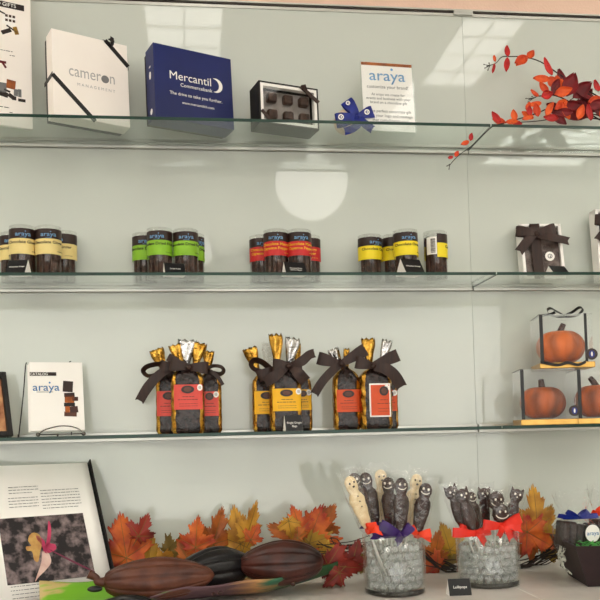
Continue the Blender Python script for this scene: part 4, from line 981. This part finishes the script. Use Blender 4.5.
for a in [(124,541,56,-8,m_l_or,-.10,-8,10),(143,528,30,30,m_l_rd,-.115,-5,20),(110,555,44,-60,m_l_rd,-.09,0,-10),(150,552,34,12,m_l_yl,-.08,-5,30),(163,558,26,70,m_l_gd,-.07,-10,0),(176,547,30,62,m_l_ol,-.06,10,0),
 (196,536,38,2,m_l_or,-.10,0,-15),(184,553,26,-30,m_l_br,-.09,0,0),(217,531,46,18,m_l_br,-.075,0,10,.1,.8),(238,530,48,-8,m_l_gd,-.07,0,0,.1,.85),(251,523,44,20,m_l_gd,-.09,-5,25,.1,.7),(229,545,40,-30,m_l_yl,-.06,0,0),(254,534,22,30,m_l_or,-.12,0,0),
 (287,533,40,-62,m_l_br,-.10,0,15),(298,521,32,-15,m_l_or,-.09,0,10),(313,530,54,22,m_l_or,-.07,-5,-15,.15,1.1),(290,528,24,170,m_l_gd,-.13,0,0),(326,520,36,35,m_l_br,-.06,0,0),(318,553,44,140,m_l_yl,-.08,5,0),(330,560,34,100,m_l_yl,-.10,0,10),
 (341,567,46,100,m_l_rd,-.22,5,10),(354,556,34,15,m_l_rd,-.20,0,-20),(334,578,26,-130,m_l_rd,-.23,10,0),(365,560,30,60,m_l_ol,-.12,0,0),
 (436,550,40,20,m_l_br,-.10,0,20),(447,540,36,-15,m_l_yl,-.08,0,0),(430,562,30,-60,m_l_or,-.12,0,0),(449,560,32,60,m_l_ol,-.07,0,0),(418,566,26,10,m_l_br,-.10,0,0),
 (537,511,54,4,m_l_gd,-.10,-4,10,.12,.8),(545,524,44,30,m_l_yl,-.09,0,0,.12,.8),(538,538,44,120,m_l_or,-.12,5,0),(528,527,34,-30,m_l_or,-.11,0,0),(553,545,36,70,m_l_ol,-.07,0,0),(526,548,30,-110,m_l_br,-.10,0,0)]:
    maple(*a)
rn=random.Random(11)
def vine(x0,y0,x1,y1,Y,n,sp,r=.0011):
    for i in range(n):
        pts=[]; a=rn.uniform(-sp,sp); c=rn.uniform(-sp,sp); Yv=Y+rn.uniform(-.02,.02)
        for k in range(6):
            u=k/5; pts.append(PG.p(x0+(x1-x0)*u+rn.uniform(-2,2),y0+(y1-y0)*u+a*(1-u)+c*u+rn.uniform(-3,3)+5*sin(PI*u),Yv))
        b=nb(); tube(b,[Vector((q.x,q.y,max(q.z,.003))) for q in smoothpts(pts,5)],r*rn.uniform(.7,1.2),6); obj('vine',b,m_twig,gar,smooth=True)
vine(318,548,372,540,-.10,9,7); vine(415,548,470,574,-.11,16,10,.0014); vine(505,568,558,548,-.10,14,9,.0013); vine(330,538,362,547,-.14,5,4,.0009)
# ------------------------------------------------------------------ lollipop vases
m_gem=None
m,N,L=newmat('clear_gem_glass'); o_=N.new('ShaderNodeOutputMaterial'); bs=N.new('ShaderNodeBsdfPrincipled'); tr_=N.new('ShaderNodeBsdfTransparent'); tr_.inputs[0].default_value=(.96,.97,.97,1)
tc=N.new('ShaderNodeTexCoord'); nz=N.new('ShaderNodeTexNoise'); nz.inputs['Scale'].default_value=170; L.new(tc.outputs['Object'],nz.inputs[0]); bp=N.new('ShaderNodeBump'); bp.inputs['Distance'].default_value=.0012; L.new(nz.outputs[0],bp.inputs['Height']); L.new(bp.outputs[0],bs.inputs['Normal'])
cr=N.new('ShaderNodeValToRGB'); cr.color_ramp.elements[0].position=.38; cr.color_ramp.elements[0].color=(.84,.86,.86,1); cr.color_ramp.elements[1].position=.62; cr.color_ramp.elements[1].color=(1,1,1,1); L.new(nz.outputs[0],cr.inputs[0]); L.new(cr.outputs[0],bs.inputs['Base Color'])
bs.inputs['Roughness'].default_value=.04; bs.inputs['IOR'].default_value=1.5; bs.inputs['Transmission Weight'].default_value=.86; bs.inputs['Specular IOR Level'].default_value=.9; bs.inputs['Coat Weight'].default_value=.6
mx=N.new('ShaderNodeMixShader'); mx.inputs[0].default_value=.08; L.new(bs.outputs[0],mx.inputs[1]); L.new(tr_.outputs[0],mx.inputs[2]); L.new(mx.outputs[0],o_.inputs[0]); m_gem=m
gem_me=None
def vase(cx_,Y,rad_px,py_rim,label,gl_label,avoid,grp):
    global gem_me
    s=ppm(Y); r=rad_px*s; p=at(cx_,590,Y); H=at(cx_,py_rim,Y).z-CZ
    o=thing('glass_vase',label,'vase',(p.x,Y,CZ),0,'lollipop vases'); th=.0028
    b=nb(); lathe(b,[(r*.94,.0004),(r*.99,.0016),(r,.004),(r,H-.001),(r-th/2,H),(r-th,H-.001),(r-th,.0100),(r*.8,.0090)],64); obj('glass_wall',b,m_vase,o,smooth=True)
    b=nb(); lathe(b,[(r*.90,.0007),(r*.955,.002),(r*.955,.0078),(r*.90,.0084)],48); obj('glass_base',b,film('thick_glass_base',(.24,.21,.18),.05,.05),o,smooth=True)
    rn=random.Random(int(cx_)); gr=.0070; base=.0175; pos=[]
    z=base
    for row in range(9):
        if z>H*.80: break
        for rr,off in ((r-th-gr-.0006,0),(r-th-3*gr-.0016,.5),(r-th-5*gr-.003,.2)):
            n=int(2*PI*rr/(2*gr+.0004))
            for i in range(n):
                a=2*PI*(i+off+.5*(row%2))/n
                x,y=rr*sin(a),-rr*cos(a)
                if rr<r-th-2*gr and y>.012: continue
                if rr<r-th-4*gr: continue
                if any((Vector((x,y,z))-q0-(q1-q0)*max(0,min(1,(Vector((x,y,z))-q0).dot(q1-q0)/(q1-q0).length_squared))).length<gr+.0024 for q0,q1 in avoid): continue
                pos.append((x,y,z+rn.uniform(-.0012,.0012)))
        z+=2*gr*.90
    for x,y,z in pos:
        if gem_me is None:
            b=nb(); g=bmesh.ops.create_icosphere(b,subdivisions=2,radius=gr)['verts']
            for v in g: v.co.z*=.86; v.co*=1-.04*sin(v.co.x*900)*cos(v.co.y*700)
            q=obj('glass_gem',b,m_gem,smooth=True); gem_me=q.data; 
        else: q=bpy.data.objects.new('glass_gem',gem_me); COL.objects.link(q)
        q.location=(p.x+x,Y+y,CZ+z); q.rotation_euler=(rn.random()*3,rn.random()*3,rn.random()*3); tag(q,gl_label,'glass gem',grp)
    return o,r,H
def lolly_axis(cxv,Yv,bx,by,head,Y):
    """stick foot (vase-local) and head point"""
    p0=at(cxv,590,Yv); q0=Vector((p0.x+bx,Yv+by,CZ+.0105)); q1=at(head[0],head[1],Y); return q0,q1
def lolly(label,q0,q1,kind,spx,tilt_face=0,faceturn=0,rib=None,ribdir=1):
    """kind ghost, dark, cat, pumpkin; spx = body length in metres measured back from the head top"""
    d=(q1-q0); Ln=d.length; z=d.normalized(); x=(Vector((1,0,0))-z*z.x).normalized(); y=z.cross(x)
    o=thing('lollipop',label,'lollipop',(0,0,0),0,'wrapped chocolate lollipops')
    Mx=Matrix.Identity(4)
    for i in range(3): Mx[i][0],Mx[i][1],Mx[i][2],Mx[i][3]=x[i],y[i],z[i],q0[i]
    o.matrix_world=Mx@Matrix.Rotation(faceturn,4,'Z')
    Lb=spx; hr=.0112; B0=Ln-Lb
    b=nb(); tube(b,[(0,0,0),(0,0,B0+.012)],.0017,10); obj('stick',b,m_stick,o,smooth=True)
    mm=m_ghost if kind=='ghost' else m_cat
    N=28
    if kind in('ghost','dark'):
        hw=.0116 if kind=='ghost' else .0118
        prof=[(0,.40),(.03,.62),(.12,.82),(.28,1.0),(.42,1.15),(.55,1.22),(.63,1.10),(.685,.80),(.71,.74),(.75,.86),(.82,1.0),(.89,.96),(.95,.74),(.985,.42),(1,.05)]
    elif kind=='cat':
        hw=.0105; prof=[(0,.55),(.04,.85),(.2,1.12),(.4,1.15),(.55,1.0),(.66,.78),(.70,.80),(.76,1.08),(.84,1.2),(.91,1.12),(.96,.85),(1,.25)]
    else:
        hw=.0158; prof=[(0,.1),(.05,.45),(.2,.85),(.4,1.0),(.6,1.0),(.8,.80),(.93,.45),(1,.06)]
    rn=random.Random(int(q1.x*1e4)); ph=rn.random()*6
    rings=[]; P_=[]
    for (u0,w0),(u1,w1) in zip(prof,prof[1:]):
        for k in range(4): t_=k/4; P_.append((u0+(u1-u0)*t_,w0+(w1-w0)*(t_*t_*(3-2*t_))))
    P_.append(prof[-1])
    for u,w in P_:
        lump=1+(.05*sin(u*31+ph) if kind=='ghost' else .015*sin(u*20+ph)); rings.append([(hw*w*lump*cos(2*PI*k/N),hw*.58*w**.8*(1+.05*sin(4*PI*k/N*2+u*22)*(u<.66))*sin(2*PI*k/N),B0+Lb*u) for k in range(N)])
    b=nb(); loft(b,rings)
    if kind=='cat':
        for sx in (-1,1):
            g=bmesh.ops.create_cone(b,cap_ends=True,segments=10,radius1=.0054,radius2=.0006,depth=.011)['verts']
            for v in g: v.co=Matrix.Translation((sx*.0092,0,B0+Lb*.965))@Matrix.Rotation(sx*.35,4,'Y')@Matrix.Diagonal((1,.6,1,1))@v.co
    obj('chocolate_figure',b,mm,o,smooth=True)
    yf=-hw*.58
    zc=B0+Lb*{'ghost':.85,'dark':.85,'cat':.84,'pumpkin':.52}[kind]
    e=.0044 if kind!='pumpkin' else .0052; er=.0021 if kind!='ghost' else .0017
    if kind=='cat': er=.0023
    for sx in (-1,1):
        b=nb(); ball(b,(sx*e,yf*.93,zc+.0028),er,10,(1,.6,1.15)); obj('eye',b,m_cat if kind=='ghost' else m_icing,o,smooth=True)
    if kind in('dark','pumpkin'):
        k=1 if kind=='dark' else 1.7
        b=nb(); pts=[(.0072*k*sin(a),yf*(1.0-.25*abs(sin(a))),zc-.0012-.0052*k*cos(a)*.9) for a in [R(-75+150*i/12) for i in range(13)]]; tube(b,pts,.0009,6); obj('smile',b,m_icing,o,smooth=True)
    elif kind=='cat':
        b=nb(); ball(b,(0,yf*1.08,zc-.0022),.0014,8); obj('nose',b,m_icing,o,smooth=True)
    else:
        b=nb(); ball(b,(.0005,yf*.98,zc-.0042),.0020,10,(1.2,.6,.9)); obj('mouth',b,m_cat,o,smooth=True)
        for i in range(3):
            b=nb(); ball(b,(.001,yf*1.15,B0+Lb*(.62-.10*i)),.0013,8); obj('chocolate_button',b,m_cat,o,smooth=True)
    # clear pouch with two pointed corners
    b=nb(); rings=[]
    for u,w,dp in ((-.16,.0035,.0035),(-.06,.010,.0058),(.05,.0150,.0078),(.3,.0168,.0082),(.6,.0172,.0085),(.85,.0180,.0090),(.98,.0186,.0066),(1.06,.0195,.0030),(1.12,.0200,.0010)):
        if kind=='pumpkin': w*=1.06
        rings.append([(w*math.copysign(abs(cos(a))**.8,cos(a))*(1+.03*sin(3*a+u*9)),dp*sin(a),B0+Lb*u+(.006*abs(cos(a))**4 if u>1.0 else 0)) for a in [2*PI*k/N for k in range(N)]])
    loft(b,rings,cap0=False,cap1=False); obj('clear_wrapper',b,m_cello,o,smooth=True)
    return o,B0,Lb
RIBS=[]
def tie(o,B0,mm,loops,name='ribbon'):
    """ribbon tied under the figure: list of (dx,dz,width,dy) tails and loops in the lollipop's own space"""
    k=Vector((0,-.0075,B0-.004))
    b=nb(); lathe(b,[(.0052,B0-.010),(.0068,B0-.004),(.0052,B0+.002)],16,cap0=False,cap1=False); obj('ribbon_tie',b,mm,o,smooth=True)
    for (dx,dz,wd,dy,kindr) in loops:
        b=nb(); d=Vector((dx,0,dz)); dn=d.normalized(); pr=Vector((-dn.z,0,dn.x)); rows=[]
        if kindr=='l':
            for i in range(17):
                u=i/16; q=.5-.5*cos(2*PI*u); rows.append((k+d*q+Vector((0,-.007*sin(2*PI*u)*(.8 if u<.5 else .3)+dy*q,0)),pr*(.5+.5*min(1,q*1.3))*wd/2))
            ribbon(b,rows); obj('ribbon_loop',b,mm,o)
        else:
            for i in range(11):
                u=i/10; rows.append((k+d*u+Vector((0,dy*u-.005*sin(PI*u)-.001,.003*sin(PI*u*1.5))),(pr*cos(.5*u)+Vector((0,1,0))*sin(.5*u))*wd/2*(.55+.45*min(1,u*2))))
            ribbon(b,rows,.004); obj('ribbon_tail',b,mm,o)
VY1=-.289; V1=395
spec1=[('white chocolate ghost lollipop leaning far left in the purple-ribboned vase',-.012,-.024,(348,476.5),-.33,'ghost',.096,.25,[(.004,.013,.018,-.004,'l'),(.016,-.004,.017,-.006,'t')],m_orib),
 ('dark smiling lollipop behind the left ghost lollipop, head lower and further left',-.016,-.004,(352.5,473),-.315,'dark',.092,-.1,[],None),
 ('dark smiling lollipop at the left with its head just above its twin',-.006,.008,(364,472.5),-.285,'dark',.092,0,[(-.030,.012,.014,.0,'t')],m_prib),
 ('white chocolate ghost lollipop standing at the back, left of centre',.000,.028,(380,469.5),-.262,'ghost',.100,.05,[(-.020,.010,.016,-.006,'t')],m_prib),
 ('dark lollipop behind the front smiling one in the purple-ribboned vase',-.004,-.010,(388,477),-.300,'dark',.090,-.5,[],None),
 ('dark smiling lollipop at the front middle of the purple-ribboned vase',.002,-.030,(401.5,477.5),-.320,'dark',.096,.05,[(-.040,.020,.019,-.004,'l'),(.016,.018,.017,-.002,'l'),(-.014,-.008,.016,-.008,'t'),(-.055,.004,.016,.004,'t')],m_prib),
 ('white chocolate ghost lollipop at the back right of the purple-ribboned vase',.012,.024,(417.5,474),-.268,'ghost',.094,.1,[],None),
 ('dark lollipop with a broad white smile at the right of the purple-ribboned vase',.018,-.012,(427,483),-.312,'dark',.088,-.2,[(.022,.010,.014,-.002,'l'),(.026,.001,.012,.004,'t'),(-.014,.012,.014,-.004,'l')],m_orib)]
VY2=-.254; V2=489
spec2=[('dark cat lollipop at the far left of the red-ribboned vase',-.016,-.018,(449.5,486.5),-.285,'cat',.076,.1,[(-.012,.006,.016,-.002,'l')],m_rrib),
 ('dark cat lollipop second from the left in the red-ribboned vase',-.010,-.030,(461,489),-.290,'cat',.078,.1,[(-.042,.016,.017,-.002,'l'),(.026,-.002,.017,-.004,'l'),(.010,-.020,.014,-.002,'t')],m_rrib),
 ('dark smiling lollipop half hidden behind the second cat lollipop',-.006,.006,(470,492),-.262,'dark',.070,.4,[],None),
 ('dark cat lollipop at the back middle of the red-ribboned vase',.000,.028,(484,488),-.235,'cat',.078,0,[],None),
 ('round dark smiling lollipop, upper of two in the red-ribboned vase',.010,.004,(496.5,491),-.262,'pumpkin',.036,.1,[],None),
 ('round dark smiling lollipop, lower of two in the red-ribboned vase',.012,-.032,(500.5,503),-.292,'pumpkin',.036,.1,[(-.038,.004,.018,-.002,'l'),(.034,.014,.018,-.002,'l'),(.036,-.002,.016,-.002,'t'),(-.012,-.016,.014,-.004,'t'),(.014,-.022,.014,-.004,'t')],m_rrib),
 ('dark cat lollipop at the right end of the red-ribboned vase',.018,.010,(518,489),-.262,'cat',.076,-.1,[(.020,-.004,.014,-.002,'t')],m_rrib)]
for cxv,VY,spec,rp,rim,lb,gl_,grp in ((V1,VY1,spec1,31.5,532.5,'clear cylinder vase of gems holding ghost lollipops with purple ribbon','clear round glass gem in the vase of ghost lollipops','gems in the ghost lollipop vase'),(V2,VY2,spec2,32,529.5,'clear cylinder vase of gems holding cat lollipops with red ribbon','clear round glass gem in the vase of cat lollipops','gems in the cat lollipop vase')):
    axes=[]
    for (l,bx,by,hd,Y,kd,Lb,ft,rb_,rm) in spec: axes.append(lolly_axis(cxv,VY,bx,by,hd,Y))
    pv=Vector((at(cxv,590,VY).x,VY,CZ))
    vase(cxv,VY,rp,rim,lb,gl_,[(a-pv,c-pv) for a,c in axes],grp)
    for (l,bx,by,hd,Y,kd,Lb,ft,rb_,rm),(q0,q1) in zip(spec,axes):
        o,B0,LL=lolly(l,q0,q1,kd,Lb,0,ft)
        if rm: tie(o,B0,rm,rb_)
# lollipop sign
tent(448,470,600,-.335,CZ,'black tent card between the two lollipop vases',s='Lollipops',size=.0066,hpx=16,rot=R(-3),slope=.45)
# ------------------------------------------------------------------ basket at the right
A=onz(588,587,CZ); Bk=onz(565,573,CZ); d=Vector((Bk.x-A.x,Bk.y-A.y,0)); dl=d.length; ang=math.atan2(d.y,d.x)-PI/2   # left side runs along local +y
bk=thing('basket','dark brown tapered board basket of wrapped chocolates at the right edge','basket',(A.x,A.y,CZ),ang); bw,bd,bh=.20,max(.10,min(.125,dl)),.075; fl=.026; th=.003
b=nb()
def quadbox(bm,p): 
    vs_=[bm.verts.new(q) for q in p]
    for f in ((0,1,2,3),(7,6,5,4),(0,4,5,1),(1,5,6,2),(2,6,7,3),(3,7,4,0)): bm.faces.new([vs_[i] for i in f])
def frus(z,f,i): return [(-f+i,-f+i,z),(bw+f-i,-f+i,z),(bw+f-i,bd+f-i,z),(-f+i,bd+f-i,z)]
loops=[[b.verts.new(q) for q in frus(*a)] for a in ((.0005,0,0),(bh,fl,0),(bh,fl,th),(.004,0,th))]
b.faces.new(loops[0][::-1]); b.faces.new(loops[3])
for a,c in zip(loops,loops[1:]):
    for i in range(4): b.faces.new((a[i],a[(i+1)%4],c[(i+1)%4],c[i]))
obj('board_sides',b,m_bask,bk)
b=nb(); rn=random.Random(5)
box(b,.004,bw-.004,.004,bd-.004,.005,bh*.70)
for i in range(240):
    x,y=rn.uniform(0,bw),rn.uniform(0,bd); z=bh*.72+rn.uniform(0,.018); a=rn.random()*6.28
    pts=[Vector((min(bw,max(0,x+.008*k*cos(a)+.002*sin(k*2+a))),min(bd,max(0,y+.008*k*sin(a))),z+.003*sin(k*1.9+a))) for k in range(4)]; tube(b,pts,.0009,4)
sh=obj('paper_shred',b,m_shred,bk); sh['kind']='stuff'
Mk=Matrix.Translation((A.x,A.y,CZ))@Matrix.Rotation(ang,4,'Z'); Mi=Mk.inverted()
def cbag(px0,px1,pyb,pyt,Y,label,rm,sticker,seed):
    s=ppm(Y); cxp=(px0+px1)/2; p=at(cxp,pyb,Y); o=thing('cellophane_bag',label,'bag',(p.x,Y,p.z),R(8),'cellophane bags in the basket'); W=(px1-px0)/2*s; H=(pyb-pyt)*s; dp=.026
    rn=random.Random(seed)
    k_=0
    for i in range(5):
        b=nb(); x=-W*.86+W*1.72*(i+.5)/5; box(b,x-W*.15,x+W*.15,-dp*.6,dp*.6,.001,H*.42+.004*rn.random(),.003,2,Matrix.Rotation(.12,4,'Y')); obj('chocolate_bar',b,m_choc,o)
    b=nb(); rings=[]; n=36
    for u,w,d_ in ((0,.98,1),(.1,1.06,1.05),(.38,1.05,1.0),(.46,.86,.7),(.52,.60,.45),(.58,.50,.38),(.68,.66,.5),(.82,.86,.62),(1,.98,.7)):
        rings.append([(W*w*cos(2*PI*k/n)*(1+.10*(u>.45)*sin(7*2*PI*k/n+u*6+seed)),dp*d_*sin(2*PI*k/n)*(1+.22*(u>.45)*sin(5*2*PI*k/n+seed)),H*u*(1+.07*(u>.9)*sin(6*2*PI*k/n+seed))) for k in range(n)])
    loft(b,rings,cap1=False); obj('cellophane',b,film('crinkled_cellophane',(.97,.97,.97),.03,.08,bump=.006,bscale=120,milk=.008),o,smooth=True)
    P=PX((0,0,0)); kz=H*.54
    for (x,z,w_) in ((-W*1.0,.006,.009),(W*1.0,.003,.009),(-W*.55,.013,.009),(W*.5,.012,.009)):
        b=nb(); rows=[]; d=Vector((x,0,z)); dn=d.normalized(); pr=Vector((-dn.z,0,dn.x))
        for i in range(17):
            u=i/16; q=.5-.5*cos(2*PI*u); rows.append((Vector((0,-dp*.55,kz))+d*q+Vector((0,-.008*sin(2*PI*u),.0)),(pr*.85+Vector((0,.5,0)))*(.5+.5*min(1,q*1.3))*w_/2))
        ribbon(b,rows); obj('ribbon_loop',b,rm,o)
    b=nb(); lathe(b,[(1,kz-.003),(1.06,kz),(1,kz+.003)],24,cap0=False,cap1=False)
    for v in b.verts: v.co.x*=W*.56; v.co.y*=dp*.46
    obj('ribbon_tie',b,rm,o)
    if sticker:
        b=nb(); x,z=W*.46,H*.27; rr=.0150; disc(b,x,z,-dp*1.12-.0012,-dp*1.12,rr,rr*1.05); st=obj('sticker',b,m_paper,o)
        b=nb(); text(b,'araya',.0108,x,z,-dp*1.12-.0013,stretch=1.1); obj('lettering',b,m_blueink,st)
    return o
cbag(552,598,547,490,-.245,'clear crinkled bag tied with blue ribbon and a round white sticker',m_blueR,True,2)
cbag(587,618,546,484,-.215,'clear crinkled bag tied with orange ribbon at the right edge',m_orib,False,5)
# pale plastic spider on the basket side
c=at(566,560,0); q=onz(566,570,CZ)
lp=Mk@Vector((-fl*.75-.004,bd*.42,bh*.55)); 
sp_=thing('spider_ornament','pale speckled spider ornament clinging to the left side of the basket','ornament',lp,ang)
m_spid=mat('pale_speckled_plastic',(214,216,204),(120,122,112),rough=.4,scale=160,lo=.5,hi=.62)
Msp=Matrix.Rotation(-PI/2,4,'Z')@Matrix.Rotation(R(12),4,'X')
b=nb(); ball(b,(0,-.006,.004),.0085,14,(1.1,.8,.9)); ball(b,(.012,-.006,.002),.0055,12,(1.1,.8,.9))
for v in b.verts: v.co=Msp@v.co
obj('body',b,m_spid,sp_,smooth=True)
for i in range(8):
    sx=1 if i<4 else -1; a=R(-60+40*(i%4)); b=nb()
    pts=[Vector((.004,-.005,.001)),Vector((.004+.010*sin(a)*1.0,-.010,sx*.010)),Vector((.006+.017*sin(a),-.004,sx*.018)),Vector((.006+.021*sin(a),-.001,sx*.024))]
    tube(b,[Msp@q for q in smoothpts(pts,4)],[.0020-.001*k/12 for k in range(13)],6); obj('leg',b,m_spid,sp_,smooth=True)
# ------------------------------------------------------------------ light and view
W=bpy.data.worlds.new('world'); S.world=W; W.use_nodes=True
N=W.node_tree.nodes; L=W.node_tree.links; N.clear()
o=N.new('ShaderNodeOutputWorld'); g=N.new('ShaderNodeBackground'); sk=N.new('ShaderNodeTexSky'); sk.sky_type='HOSEK_WILKIE'; sk.turbidity=6; sk.sun_direction=(.3,.5,.6)
mx=N.new('ShaderNodeMix'); mx.data_type='RGBA'; mx.inputs[0].default_value=.8; L.new(sk.outputs[0],mx.inputs[6]); mx.inputs[7].default_value=(1,.96,.9,1)
L.new(mx.outputs[2],g.inputs[0]); g.inputs[1].default_value=SKY; L.new(g.outputs[0],o.inputs[0])
vs=S.view_settings; S.display_settings.display_device='sRGB'; vs.view_transform='Standard'; vs.look='None'; vs.gamma=1; vs.use_curve_mapping=False; vs.exposure=EXPO
try: S.cycles.transparent_max_bounces=40
except Exception: pass
